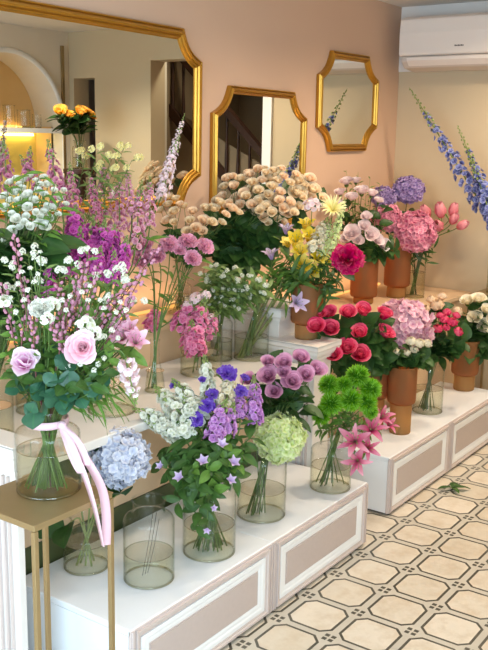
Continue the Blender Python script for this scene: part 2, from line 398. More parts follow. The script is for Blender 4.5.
# ------------------------------------------------------------------ mirrors
def mirror_thing(label, W, H, ch, cx, cz, rot, fw, tilt=0.):
    o = thing('gilt_mirror', label, 'mirror', (cx, YA, cz)); o.rotation_euler = (0, rot, 0)
    pts = []
    hw, hh = W/2, H/2
    for sx, sz in ((1, 1), (1, -1), (-1, -1), (-1, 1)):
        seg = []
        for k in range(9):
            a = math.pi/2*k/8     # shallow concave corner
            p0 = np.array([sx*(hw-ch), sz*hh]); p1 = np.array([sx*hw, sz*(hh-ch)])
            q = p0+(p1-p0)*k/8; n = np.array([-sx, -sz])/math.sqrt(2)
            seg.append(q+n*ch*.2*math.sin(math.pi*k/8))
        if sx*sz < 0: seg = seg[::-1]
        pts += seg
    P = np.array(pts)      # clockwise seen from the room
    n = len(P); Tn = np.roll(P, -1, 0)-P; Tn /= np.linalg.norm(Tn, axis=1)[:, None]
    Nn = np.stack([Tn[:, 1], -Tn[:, 0]], 1)      # inward for clockwise
    Np = np.roll(Nn, 1, 0); B = Nn+Np; B /= np.linalg.norm(B, axis=1)[:, None]
    B /= np.maximum((B*Nn).sum(1), .4)[:, None]
    prof = [(0, 0), (0, .018), (.06, .024), (.14, .024), (.2, .019), (.3, .026), (.46, .032), (.6, .03), (.68, .022), (.74, .024), (.82, .022), (.9, .014), (1, .012), (1, 0)]
    G = np.array([[(p[0]+b[0]*fw*w, -h, p[1]+b[1]*fw*w) for p, b in zip(P, B)] for w, h in prof])
    mm = MB(); mm.grid(G, closed=True); fr = part('mirror_frame', mm, MT['gold'], o, False)
    In = P+B*fw*.97
    mm = MB(); V = [(x, -.012, z) for x, z in In]
    me = bpy.data.meshes.new('mirror_glass'); me.from_pydata(V, [], [tuple(range(n))]); me.materials.append(MT['mirror'])
    obj('mirror_glass', me, o)
    # hang at a slight tilt
    return o
X1 = .008; W1 = 1.55
mirror_thing('largest gold framed mirror, cut off by the photo edge, above the left flowers', W1, .735, .125, X1-W1/2, 1.672, .004, .048)
mirror_thing('medium gold framed mirror with concave corners behind the peach roses', .79, .66, .125, .488, 1.496, .002, .036)
mirror_thing('smallest gold framed mirror, hung highest near the wall corner', .665, .525, .128, 1.33, 1.797, -.012, .040)

# ------------------------------------------------------------------ air conditioner
def ac():
    o = thing('air_conditioner', 'white wall mounted air conditioner under the ceiling by the corner', 'air conditioner', (XB, .49, 2.0))
    y0, y1 = -.40, .42
    prof = [(0, .30), (-.10, .30), (-.17, .292), (-.2, .275), (-.208, .2), (-.205, .085), (-.195, .075), (0, .075)]
    def ext(pr, a, b):
        mm = MB(); n = len(pr)
        V = [(x, a, z) for x, z in pr]+[(x, b, z) for x, z in pr]
        me = bpy.data.meshes.new('x'); me.from_pydata(V, [], [tuple(range(n))[::-1], tuple(range(n, 2*n))]+[(k, (k+1) % n, n+(k+1) % n, n+k) for k in range(n)]); return me
    me = ext(prof, y0, y1); me.name = 'ac_body'; me.materials.append(MT['ac']); b = obj('body', me, o)
    bv = b.modifiers.new('b', 'BEVEL'); bv.width = .014; bv.segments = 3
    me = ext([(-.195, .073), (-.19, .045), (-.15, .012), (-.05, 0), (0, 0), (0, .073)], y0+.012, y1-.012); me.name = 'ac_lower'; me.materials.append(MT['acd']); b = obj('lower_housing', me, o)
    bv = b.modifiers.new('b', 'BEVEL'); bv.width = .006; bv.segments = 2
    me = ext([(-.2, .066), (-.196, .05), (-.165, .022), (-.16, .026), (-.19, .052)], y0+.05, y1-.05); me.name = 'louver'; me.materials.append(MT['ac']); obj('louver', me, o)
    mm = MB()
    for k in range(6):
        yy = .075-k*.009; mm.box(-.2095, -.2075, yy-.0034, yy+.0034, .118, .1255) if k % 2 == 0 else mm.box(-.2095, -.2075, yy-.0034, yy+.0034, .1185, .124)
    part('brand_mark', mm, MT['ink'], o)
ac()

# ------------------------------------------------------------------ benches, plinths, tiers
def ring(mm, x0, x1, z0, z1, w, y, h, slope=0.):
    """picture-frame moulding on a plane facing -Y"""
    def rect(d, yy): return [(x0+d, yy, z0+d), (x1-d, yy, z0+d), (x1-d, yy, z1-d), (x0+d, yy, z1-d)]
    G = np.array([rect(0, y), rect(0, y-h), rect(w*.35, y-h), rect(w*.55, y-h*.6), rect(w*.8, y-h*.6), rect(w, y-h*.25), rect(w, y)], float)
    mm.grid(G[:, ::-1], closed=True)
def bench(label, x0, x1, yf, yb, h, group, pl=.045, prr=.045):
    o = thing('bench_unit', label, 'bench', (x0, yf, 0), group)
    def off(mm): 
        mm.v = [v-np.array([x0, yf, 0]) for v in mm.v]; return mm
    part('body', off(bx(x0, x1, yf+.012, yb, .012, h-.02)), MT['white'], o)
    part('plinth_base', off(bx(x0+.015, x1-.0, yf+.03, yb-.01, 0, .012)), MT['ink'], o)
    part('top', off(bx(x0, x1, yf+.004, yb, h-.02, h)), MT['white'], o, bevel=.003)
    mm = MB(); mm.box(x0, x1, yf+.002, yf+.012, .01, h-.003)
    part('front_board', off(mm), MT['greige'], o, bevel=.002)
    a, b = x0+pl, x1-prr
    mm = MB(); ring(mm, a-.018, b+.018, .016, h-.012, .02, yf+.002, .009); part('front_moulding', off(mm), MT['greige'], o)
    mm = MB(); ring(mm, a+.003, b-.003, .036, h-.034, .036, yf+.002, .005); part('white_border', off(mm), MT['border'], o)
    mm = MB(); mm.box(a+.044, b-.044, yf-.001, yf+.003, .077, h-.075); part('inset_panel', off(mm), MT['panel'], o)
    for xe in ((x0+.004, x0+.012), (x0+.018, x0+.022), (x1-.012, x1-.004), (x1-.022, x1-.018)):
        part('bead', off(bx(xe[0], xe[1], yf-.004, yf+.004, .012, h-.006)), MT['greige'], o)
    return o
bench('near end white bench unit carrying the glass vases, beside the brass table', -1.491, -.79, .033, .51, .264, 'white display bench units', .035, .045)
bench('white bench unit carrying the green balls vase, ending at the gap', -.79, -.108, .033, .51, .264, 'white display bench units')
bench('first white bench unit beyond the gap, carrying the front amber vase', .193, .845, .085, .43, .266, 'white display bench units', .035, .045)
bench('farthest white bench unit carrying the cream roses vase', .845, 1.52, .085, .43, .266, 'white display bench units')

def cornice(mm, x0, x1, y0, y1, z0, z1, out=.03):
    """stepped cornice round a block's -X, -Y and +X sides"""
    P = [(0, 0), (.012, 0), (.012, .18), (.02, .25), (.024, .42), (.5*out+.01, .6), (out, .72), (out, 1)]
    rings = []
    for d, f in P: rings.append([(x0-d, y1, z0+(z1-z0)*f), (x0-d, y0-d, z0+(z1-z0)*f), (x1+d, y0-d, z0+(z1-z0)*f), (x1+d, y1, z0+(z1-z0)*f)])
    mm.grid(np.array(rings, float)[:, ::-1], closed=True)
    mm.box(x0-out, x1+out, y0-out, y1, z1-.002, z1+.004)
def plinth(label, x0, x1, y0, y1, h, ch, panels=True):
    o = thing('display_plinth', label, 'plinth', (0, 0, 0))
    part('body', bx(x0, x1, y0, y1, 0, h-ch), MT['plinth'], o, bevel=.003)
    mm = MB(); cornice(mm, x0, x1, y0, y1, h-ch, h); part('cornice', mm, MT['plinth'], o)
    for d in (.03, .05, .075): part('bead', bx(x0-.008, x0, y0+d-.007, y0+d, .0, h-ch-.01), MT['greige'], o)
    return o
plinth('white moulded end plinth at the photo edge behind the brass table', -1.655, -1.63, .292, YA-.005, .79, .085)
plinth('white moulded plinth in the gap between benches under the amber lily vase', -.088, .045, .31, YA-.005, .775, .06)
o = thing('stepped_riser', 'small white stepped riser behind the amber lily vase', 'riser', (0, 0, 0))
part('body', bx(-.07, .12, .50, YA-.01, .779, .875), MT['plinth'], o, bevel=.003)
mm = MB(); cornice(mm, -.07, .12, .50, YA-.01, .85, .90, .02); part('cornice', mm, MT['plinth'], o)
# shelf between the plinths with panel behind
ZS = .70
o = thing('display_shelf', 'pale shelf behind the near bench carrying the tall glass jars', 'shelf', (0, 0, 0))
part('board', bx(-1.628, -.125, .34, .80, ZS-.03, ZS), MT['plinth'], o, bevel=.004)
part('back_panel', bx(-1.628, -.09, .53, .55, .34, ZS-.03), MT['beige'], o)
part('base_band', bx(-1.628, -.09, .523, .55, 0, .34), MT['green'], o)
o = thing('display_shelf', 'upper beige ledge against the wall under the largest mirror', 'shelf', (0, 0, 0))
part('board', bx(-1.59, -.13, .80, YA-.002, .83, .86), MT['beige'], o, bevel=.003)
part('riser', bx(-1.59, -.13, .81, .83, ZS-.03, .83), MT['beige'], o)
o = thing('display_shelf', 'beige display step behind the far bench under the hydrangeas', 'shelf', (0, 0, 0))
part('board', bx(.15, XB-.01, .44, YA-.002, .70, .725), MT['beige'], o, bevel=.003)
part('riser', bx(.15, XB-.01, .46, .48, 0, .70), MT['beige'], o)
# light strips tucked behind the shelves
o = tag(part('light_strip', bx(-1.4, -.15, .975, .99, .865, .875), MT['lamp']), 'warm light strip on the upper ledge under the largest mirror', 'light')
o = tag(part('light_strip', bx(.35, 1.8, .975, .99, .73, .74), MT['lamp']), 'warm light strip on the far display step along the wall', 'light')
light('strip_lamp', 'AREA', (-.75, .93, .90), .8, (1, .62, .26), 1.2, .03, (0, .3, 1))
light('strip_lamp', 'AREA', (1.05, .93, .76), .8, (1, .62, .26), 1.4, .03, (0, .3, 1))

# ------------------------------------------------------------------ brass tables
def brass_table(label, x0, x1, y0, y1, h):
    o = thing('brass_side_table', label, 'table', ((x0+x1)/2, (y0+y1)/2, 0))
    a, b = (x1-x0)/2, (y1-y0)/2
    mm = MB(); mm.box(-a, a, -b, b, h-.004, h); mm.box(-a+.002, a-.002, -b+.002, b-.002, h-.016, h-.004)
    part('table_top', mm, MT['brass'], o, bevel=.0015)
    for sx in (-1, 1):
        for sy in (-1, 1):
            x, y = sx*(a-.006), sy*(b-.006)
            part('leg', bx(x-.006, x+.006, y-.006, y+.006, 0, h-.016), MT['brass'], o, bevel=.001)
    for sy in (-1, 1): part('foot_rail', bx(-a+.012, a-.012, sy*(b-.006)-.006, sy*(b-.006)+.006, .0, .012), MT['brass'], o)
    return o
brass_table('narrow brass side table under the ribboned vase', -1.909, -1.659, -.068, .177, .75)
brass_table('narrow brass side table by the far wall holding blue delphiniums', 1.70, 1.945, .10, .348, .76)
#@@FLOWERS@@
# ------------------------------------------------------------------ petals and blooms (unit diameter, facing +Z)
def rz(V, a):
    ca, sa = math.cos(a), math.sin(a); x, y = V[..., 0].copy(), V[..., 1].copy()
    V[..., 0] = x*ca-y*sa; V[..., 1] = x*sa+y*ca; return V
def petal(L, W, th0, th1, cup=0., nu=5, nv=4, base=.2, point=0., ruf=0., rk=2.5, ph=0., rnd=.25, r0=0., z0=0.):
    u = np.linspace(0, 1, nu+1)[:, None]; v = np.linspace(-1, 1, nv+1)[None, :]
    fine = np.linspace(0, 1, 41); thf = th0+(th1-th0)*fine
    rc = np.concatenate([[0], np.cumsum(np.sin(thf[:-1]+.5*(th1-th0)/40))])*L/40; zc = np.concatenate([[0], np.cumsum(np.cos(thf[:-1]+.5*(th1-th0)/40))])*L/40
    ue = u*(1-rnd*v**2*u)
    r = np.interp(ue, fine, rc); z = np.interp(ue, fine, zc); th = th0+(th1-th0)*ue
    w = W*(base+(1-base)*np.sin(np.pi/2*np.minimum(1, u/.7)))*((1-u**2.5)*point+(1-point))
    off = cup*(v**2)*w*np.minimum(1, u*1.5)+ruf*np.sin(rk*np.pi*v+ph)*u**2
    x = r-np.cos(th)*off+r0; zz = z+np.sin(th)*off+z0; y = v*w+0*u
    G = np.stack([x, np.broadcast_to(y, x.shape), zz], -1)
    return G, np.broadcast_to(u, x.shape)
def add_petal(mb, phi, r, **kw):
    G, t = petal(**kw); mb.grid(rz(G, phi), t, r)
GA = 2.39996
def b_rose(seed, open_=.86):
    R = random.Random(seed); m = MB(); n = 25
    for i in range(n):
        k = i/(n-1)
        add_petal(m, i*GA+R.uniform(-.2, .2), R.random(), L=(.40+.26*k)*R.uniform(.95, 1.05), W=.11+.24*k, th0=.10+.95*k*open_, th1=-.35+1.75*k*open_*R.uniform(.85, 1.1),
                  cup=.75-.35*k, base=.35, ruf=.014*k, rk=1.5, ph=R.uniform(0, 6), r0=.015+.02*k, z0=.05*(1-k), rnd=.22)
    return m.norm()
def b_ranun(seed):
    R = random.Random(seed); m = MB()
    for i in range(26):
        k = i/25
        add_petal(m, i*GA, R.random(), L=.30+.38*k, W=.12+.24*k, th0=.5+.9*k, th1=-.6-.4*k, cup=.85, base=.4, r0=.01, z0=.06*(1-k), nu=4)
    return m.norm()
def b_carn(seed, n=95, W=.10, spread=1.4, L=.5, ruf=.06):
    R = random.Random(seed); m = MB()
    for i in range(n):
        k = (i+.5)/n; tilt = spread*math.sqrt(k)
        add_petal(m, i*GA+R.uniform(-.3, .3), R.random(), L=L*R.uniform(.85, 1.08), W=W*R.uniform(.85, 1.25), th0=tilt*.45, th1=tilt*1.15+R.uniform(-.2, .25), ruf=ruf, rk=R.choice((1.5, 2.5)), ph=R.uniform(0, 6), rnd=R.uniform(-.2, .15), base=.15, nu=4, nv=5)
    return m.norm()
def floret(R, d, n=4, W=.5, cup=-.1, tilt=1.25, tilt1=1.5, point=0, nu=2, nv=2):
    m = MB()
    for i in range(n):
        add_petal(m, i*2*math.pi/n+R.uniform(-.15, .15), R.random(), L=d*.5, W=d*.5*W, th0=tilt, th1=tilt1+R.uniform(-.2, .2), cup=cup, nu=nu, nv=nv, base=.3, point=point, rnd=.3)
    return m
def stamp(mb, fl, P, axis, rr, spin):
    F_ = frame(axis)
    for V, Fc, t, r in fl:
        V = rz(V.copy(), spin); mb.add(V @ F_.T+P, Fc, t, np.clip(r*.5+rr*.5, 0, 1))
def pack(m):
    out = []; n = 0
    for V, Fc, t, r in zip(m.v, m.f, m.t, m.r): out.append((V, Fc-n, t, r)); n += len(V)
    return out
def b_hydr(seed, n=250, squash=.8, fd=.165):
    R = random.Random(seed); m = MB(); m.ball((0, 0, .2), .34, .34*squash, seg=16, rings=10, t=.2, r=.1)
    fls = [pack(floret(R, fd, 4, .9, .35, 1.0, 1.55)) for _ in range(6)]; ph = [R.uniform(0, 6) for _ in range(4)]
    for i in range(n):
        z = 1-1.5*(i+.5)/n; rr = math.sqrt(1-z*z); a = i*GA
        nv = np.array([rr*math.cos(a), rr*math.sin(a), z]); bump = 1+.06*math.sin(3*a+ph[0])*math.sin(5*z+ph[1])+.04*math.sin(7*a+ph[2]+4*z)
        P = nv*np.array([.45, .45, .45*squash])*bump*R.uniform(.88, 1.06)+np.array([0, 0, .2])
        stamp(m, R.choice(fls), P, nv+np.array([R.uniform(-.55, .55) for _ in range(3)]), R.random(), R.uniform(0, 6))
    return m.norm()
def b_ball(seed, n=420):
    R = random.Random(seed); m = MB()
    for i in range(n):
        z = 1-1.55*(i+.5)/n; rr = math.sqrt(max(0, 1-z*z)); a = i*GA
        nv = np.array([rr*math.cos(a), rr*math.sin(a), z]); F_ = frame(nv+np.array([R.uniform(-.3, .3) for _ in range(3)]))
        L = R.uniform(.2, .28); w = .016; P = nv*np.array([.26, .26, .22])+np.array([0, 0, .2])
        b = R.uniform(-.06, .06)
        G = np.array([[(-w, 0, 0), (w, 0, 0)], [(-w*1.2, b*.4, L*.6), (w*1.2, b*.4, L*.6)], [(-w*.4, b, L), (w*.4, b, L)]]) @ F_.T+P
        m.grid(G, np.array([[0, 0], [.6, .6], [1, 1]]), R.random())
    m.ball((0, 0, .2), .25, .22, seg=12, rings=8, t=.1, r=.3)
    return m.norm()
def b_tulip(seed):
    R = random.Random(seed); m = MB()
    for i in range(6): add_petal(m, i*math.pi/3+(.0 if i % 2 else .1), R.random(), L=1.15, W=.40, th0=.95-.1*(i % 2), th1=-.62, cup=.6, base=.3, point=.55, r0=.02, nu=7)
    return m.norm()
def b_parrot(seed):
    R = random.Random(seed); m = MB()
    for i in range(11): add_petal(m, i*GA, R.random(), L=.62, W=.26, th0=.5+.05*i, th1=-.3+.14*i, cup=.5, base=.3, ruf=.05, rk=2, ph=R.uniform(0, 6), nu=6)
    return m.norm()
def b_lily(seed, W=.12, th1=1.75, n=6, cup=.35):
    R = random.Random(seed); m = MB()
    for i in range(n): add_petal(m, i*2*math.pi/n+R.uniform(-.1, .1), R.random(), L=.66*R.uniform(.92, 1.05), W=W*(1 if i % 2 else .8), th0=.25, th1=th1*R.uniform(.85, 1.1), cup=cup, base=.35, point=.75, nu=6, rnd=.05)
    return m.norm()
def b_star(seed, n=5, W=.3): 
    R = random.Random(seed); return floret(R, 1, n, W, .2, .9, 1.5, .5, 4, 4).norm()
def b_scab(seed):
    R = random.Random(seed); m = MB()
    for i in range(30):
        k = i/29
        add_petal(m, i*GA, R.random(), L=.2+.3*k, W=.08+.1*k, th0=.5+.7*k, th1=.9+.8*k, ruf=.05, rk=2, ph=R.uniform(0, 6), nu=4, nv=6)
    return m.norm()
def b_clus(seed, n=16, fd=.34, npet=5):
    R = random.Random(seed); m = MB(); fls = [pack(floret(R, fd, npet, .75, .1, 1.0, 1.4)) for _ in range(4)]
    for i in range(n):
        z = 1-1.1*(i+.5)/n; rr = math.sqrt(1-z*z); a = i*GA; nv = np.array([rr*math.cos(a), rr*math.sin(a), z])
        stamp(m, R.choice(fls), nv*.38*R.uniform(.8, 1.1)+np.array([0, 0, .2]), nv+np.array([R.uniform(-.4, .4) for _ in range(3)]), R.random(), R.uniform(0, 6))
    return m.norm()
def b_bell(seed):
    R = random.Random(seed); m = MB()
    for i in range(5): add_petal(m, i*1.2566, R.random(), L=.9, W=.3, th0=.7, th1=.9, cup=.4, base=.4, point=.6, nu=5)
    return m.norm()
def spike(seed, asp, per=22, fd=.36, rad=.34, npet=6, tip=.4, W=.7, bell=False, loose=.25):
    """flower spike of unit width: the axis runs asp widths up +Z"""
    R = random.Random(seed); m = MB(); fls = []
    for _ in range(6):
        f = floret(R, fd, npet, W, .3, .7 if bell else .95, .9 if bell else 1.6, .15)
        g = floret(R, fd*.6, max(4, npet-1), .75, .3, .3, .9); fls.append(pack(f)+pack(g))
    n = int(per*asp)
    for i in range(n):
        h = (i+.5)/n; k = min(1, .7+h*2.5)*(1-(1-tip)*max(0, (h-.3)/.7)**1.2); a = i*GA+R.uniform(-.4, .4)
        nv = np.array([math.cos(a), math.sin(a), R.uniform(-.25, .6)+h*.6])
        q = rad*k*R.uniform(1-loose*1.6, 1+loose); P = np.array([math.cos(a)*q, math.sin(a)*q, (h*.94+R.uniform(-.02, .02))*asp])
        s_ = (.45+.55*k)*R.uniform(.75, 1.15); stamp(m, [(V*s_, Fc, t, r) for V, Fc, t, r in R.choice(fls)], P, nv, R.random(), R.uniform(0, 6))
    return m
def spike_buds(seed, asp, n=16, ext=.5, sz=.075):
    R = random.Random(seed); m = MB(); h0 = asp*.8; h1 = asp+ext
    for i in range(n):
        k = i/n; a = i*GA; h = h0+(h1-h0)*k; q = .2*(1-.8*k)
        m.ball((q*math.cos(a), q*math.sin(a), h), sz*(1-.55*k), sz*1.4*(1-.55*k), seg=6, rings=4, t=.6, r=R.random())
    m.tube([(0, 0, 0), (0, 0, asp*.6), (0, 0, h1)], [.05, .04, .015], 5)
    return m
def leafmb(W=.3, nu=7, nv=4, droop=.25, fold=.25, wave=.02, base=.08, peak=.45, seed=1, serr=0.):
    R = random.Random(seed); u = np.linspace(0, 1, nu+1)[:, None]; v = np.linspace(-1, 1, nv+1)[None, :]
    w = W*.5*(np.sin(np.pi*u**(math.log(.5)/math.log(peak)))**.85+base*(1-u))
    w = w*(1+serr*np.cos(np.arange(nu+1)*np.pi))[:, None]
    x = u+0*v; y = v*w; z = -droop*u**2+fold*np.abs(v)*w+wave*np.sin(u*9+v*2+R.uniform(0, 6))
    m = MB(); m.grid(np.stack([x, y, z], -1), np.abs(np.broadcast_to(v, x.shape)), R.random()); return m
LF = {}
def leafset(key, mat, n=4, **kw):
    LF[key] = [leafmb(seed=k*7+3, **kw).mesh('leaf_'+key, mat, True) for k in range(n)]
leafset('rose', MT['leaf'], W=.62, droop=.2); leafset('darkrose', MT['dleaf'], W=.66, droop=.25); leafset('hydr', MT['dleaf'], W=.8, nu=9, droop=.3, serr=.03)
leafset('lance', MT['lgreen'], W=.22, droop=.35); leafset('lanced', MT['leaf'], W=.2, droop=.4); leafset('sage', MT['sleaf'], W=.27, droop=.15)
leafset('round', MT['bleaf'], W=.95, droop=.12, peak=.5, base=.4, fold=.12); leafset('grass', MT['lgreen'], W=.05, droop=.3, base=.5); leafset('bright', MT['lgreen'], W=.5, droop=.25)
leafset('mid', MT['leaf'], W=.42, droop=.3)
BL = {}
def bloom(key, mb_fn, mat, n=3, **kw):
    if key not in BL: BL[key] = [mb_fn(100+k*13+len(BL), **kw).mesh(key, mat, True) for k in range(n)]
    return BL[key]
# petal colours
PC = {}
def pc(name, base, mid, tip, **kw): PC[name] = m_petal(name+'_petal', c(*base), c(*mid), c(*tip), **kw)
pc('hotpink', (196, 26, 80), (234, 54, 108), (246, 108, 146)); pc('mauve', (150, 66, 112), (198, 116, 164), (226, 172, 204)); pc('palepink', (226, 130, 160), (240, 182, 200), (248, 214, 222))
pc('peach', (246, 204, 140), (252, 226, 182), (254, 240, 212)); pc('peachpink', (242, 192, 144), (250, 218, 178), (254, 234, 206)); pc('white', (206, 216, 164), (238, 239, 222), (246, 246, 238), var=.07)
pc('cream', (232, 216, 160), (248, 238, 208), (252, 246, 228), var=.08); pc('pink', (214, 84, 140), (238, 128, 178), (248, 178, 208)); pc('magenta', (150, 30, 130), (212, 78, 186), (232, 130, 208)); pc('dustpink', (170, 80, 120), (208, 124, 160), (228, 166, 190))
pc('softpink', (214, 120, 158), (236, 168, 196), (246, 206, 222)); pc('bluehyd', (196, 202, 226), (216, 220, 236), (240, 240, 246), var=.1); pc('greenhyd', (190, 212, 108), (222, 236, 160), (242, 248, 210), var=.12); pc('lav', (120, 92, 160), (162, 134, 196), (200, 178, 222), var=.2)
pc('pinkhyd', (200, 84, 130), (234, 140, 174), (250, 192, 210), var=.18); pc('lpinkhyd', (212, 136, 172), (238, 186, 208), (250, 220, 230), var=.15); pc('violet', (52, 22, 120), (88, 48, 172), (130, 92, 206)); pc('lilac', (166, 96, 180), (206, 140, 214), (230, 184, 234))
pc('greenball', (56, 124, 10), (98, 172, 26), (156, 214, 62), var=.2); pc('lilypink', (190, 52, 104), (226, 110, 150), (244, 176, 196)); pc('yellow', (236, 190, 20), (250, 218, 54), (252, 234, 120)); pc('ltyellow', (232, 214, 110), (244, 232, 150), (250, 244, 196))
pc('delph', (96, 96, 178), (132, 142, 208), (178, 186, 232)); pc('tulip', (226, 120, 120), (236, 138, 150), (240, 166, 176)); pc('peony', (130, 4, 60), (196, 18, 88), (216, 44, 112)); pc('bicol', (226, 90, 180), (244, 196, 226), (252, 240, 246), var=.08)
pc('carnpink', (222, 92, 150), (242, 146, 190), (250, 192, 216)); pc('ltlilac', (190, 160, 210), (214, 190, 228), (232, 214, 240)); pc('orange', (232, 140, 10), (250, 184, 50), (254, 208, 96)); pc('catkin', (160, 92, 122), (204, 138, 164), (222, 176, 190)); pc('paleblush', (240, 206, 210), (250, 228, 232), (252, 240, 242), var=.06)
# bloom kinds
KINDS = {
 'rose_hot': ('roseh', lambda s: b_rose(s, .66), 'hotpink'), 'rose_mauve': ('rose', b_rose, 'mauve'), 'rose_pale': ('rosep', lambda s: b_rose(s, 1.05), 'palepink'), 'rose_peach': ('rose', b_rose, 'peach'), 'rose_peachpink': ('rose', b_rose, 'peachpink'),
 'rose_white': ('roses', lambda s: b_rose(s, .85), 'white'), 'rose_cream': ('rose', b_rose, 'cream'), 'rose_orange': ('rose', b_rose, 'orange'), 'ranun': ('ranun', b_ranun, 'cream'), 'ranun_peach': ('ranun', b_ranun, 'peachpink'), 'ranun_hot': ('ranun', b_ranun, 'hotpink'),
 'carn_pink': ('carn', b_carn, 'carnpink'), 'carn_white': ('carn', b_carn, 'white'), 'peony': ('peony', lambda s: b_carn(s, 54, .2, 1.6, .5, .07), 'peony'), 'mum_yellow': ('mum', lambda s: b_lily(s, .05, 1.5, 34, .2), 'ltyellow'),
 'hyd_blue': ('hyd', b_hydr, 'bluehyd'), 'hyd_green': ('hyd', b_hydr, 'greenhyd'), 'hyd_purple': ('hyd', b_hydr, 'lav'), 'hyd_pink': ('hyd', b_hydr, 'pinkhyd'), 'hyd_lpink': ('hyd', b_hydr, 'lpinkhyd'), 'ball': ('ball', b_ball, 'greenball'),
 'tulip': ('tulip', b_tulip, 'tulip'), 'parrot': ('parrot', b_parrot, 'bicol'), 'lily_pink': ('lily', b_lily, 'lilypink'), 'alst_yellow': ('alst', lambda s: b_lily(s, .24, 1.15), 'yellow'), 'alst_lilac': ('alst', lambda s: b_lily(s, .18, 1.3), 'ltlilac'), 'alst_pink': ('alst', lambda s: b_lily(s, .2, 1.1), 'softpink'),
 'scab': ('scab', b_scab, 'violet'), 'clus_white': ('clus', b_clus, 'white'), 'clus_blush': ('clus', b_clus, 'paleblush'), 'clus_pink': ('clus', b_clus, 'pink'), 'bell': ('bell', b_bell, 'ltlilac'), 'clus_violet': ('clus', b_clus, 'violet'), 'lis_pink': ('lis', lambda s: b_rose(s, .8), 'paleblush'),
 'clus_ltyellow': ('clus', b_clus, 'ltyellow'), 'freesia': ('freesia', lambda s: b_clus(s, 11, .5, 6), 'white'), 'rose_magenta': ('rose', b_rose, 'magenta'),
}
def get_bloom(kind):
    nm, fn, col = KINDS[kind]
    return R_.choice(bloom(kind, fn, PC[col])), nm
SPK = {}
def get_spike(kind, asp):
    st, col, bud = kind; asp = max(1., round(asp*2)/2); key = (st, col, asp)
    if key not in SPK:
        kw = dict(stock=dict(per=34, fd=.40, rad=.32, npet=6, tip=.6), lark=dict(per=15, fd=.40, rad=.36, npet=5, tip=.4, loose=.3), delph=dict(per=13, fd=.46, rad=.36, npet=5, tip=.22, W=.85, loose=.3),
                  snap=dict(per=18, fd=.5, rad=.28, npet=5, bell=True), bells=dict(per=26, fd=.34, rad=.3, npet=5, tip=.5))[st]
        bw = dict(n=26, ext=1.3, sz=.07) if st == 'delph' else dict(n=16, ext=.35)
        SPK[key] = ([spike(50+k*9+len(SPK), asp, **kw).mesh(st+'_flower_spike', PC[col], True) for k in range(2)], spike_buds(5, asp, **bw).mesh('spike_bud_tip', MT['bud'], True))
    return R_.choice(SPK[key][0]), SPK[key][1]

# ------------------------------------------------------------------ vases
VS = {}
def wpx(px, dep): return px/CF*dep
def glass_profile(R, H, neck, hs, lip=1.08, th=.0025, cone=False):
    """outer silhouette: body, shoulder, neck and flared lip; then back down inside"""
    if cone: o = [(R*.9, 0), (R, .006), (R*.98, H*.15), (neck*R*1.1, hs*H), (neck*R, H*.82), (neck*R*lip, H)]
    elif neck >= 1: o = [(R*.93, 0), (R, .008), (R, H*.5), (R, H*.97), (R*1.01, H)]
    else:
        o = [(R*.92, 0), (R*.985, .004), (R, .012), (R, hs*H*.9)]
        for k in range(1, 7):
            a = math.pi/2*k/6; o.append((neck*R+(R-neck*R)*math.cos(a), hs*H*.9+hs*H*.12*math.sin(a)))
        o += [(neck*R, hs*H*1.04), (neck*R, H*.96), (neck*R*lip, H)]
    i = [(max(.001, r-th), z+(.006 if z < .01 else 0)) for r, z in o][::-1]+[(.001, .006)]
    return o+[(o[-1][0]-th*.5, H+.001)]+i
def glass_vase(key, label, P, wd, H, neck=.62, hs=.72, water=.34, mat='glass', cone=False, cat='vase'):
    P = np.asarray(P); R = wd/2
    o = thing('glass_vase', label, cat, P)
    mm = MB(); mm.lathe(glass_profile(R, H, neck, hs, cone=cone), 40)
    rl = (neck*R*1.08 if neck < 1 else R*1.01); a_ = np.linspace(0, 2*np.pi, 33); mm.tube(np.stack([rl*np.cos(a_), rl*np.sin(a_), H+0*a_], 1), .0024, 6)
    part('vase_body', mm, MT[mat], o, True)
    mm = MB(); mm.tube(np.stack([R*.955*np.cos(a_), R*.955*np.sin(a_), .0042+0*a_], 1), .0036, 8); part('vase_base', mm, MT['gbase'], o, True)
    if water:
        mm = MB(); rw = R-.0035; hw = H*water
        mm.lathe([(rw*.93, .0065), (rw, .014), (rw*(1 if not cone else .9), hw)], 40); wt = part('water', mm, MT['water'], o, True)
        mm = MB(); mm.lathe([(rw*.999, hw+.0022), (rw*.96, hw+.0006), (rw*.9, hw+.0003), (.0005, hw+.0003)], 40); part('water_surface', mm, MT['wsurf'], wt, True)
        mm = MB(); mm.tube(np.stack([rw*.985*np.cos(a_), rw*.985*np.sin(a_), hw+.0012+0*a_], 1), .0013, 6); part('meniscus', mm, MT['gbase'], wt, True)
    VS[key] = dict(P=P, H=H, R=R, rn=R*neck, nz=H*.95 if neck < 1 else H*.97, lab=label, dep=depth(P+np.array([0, 0, H])))
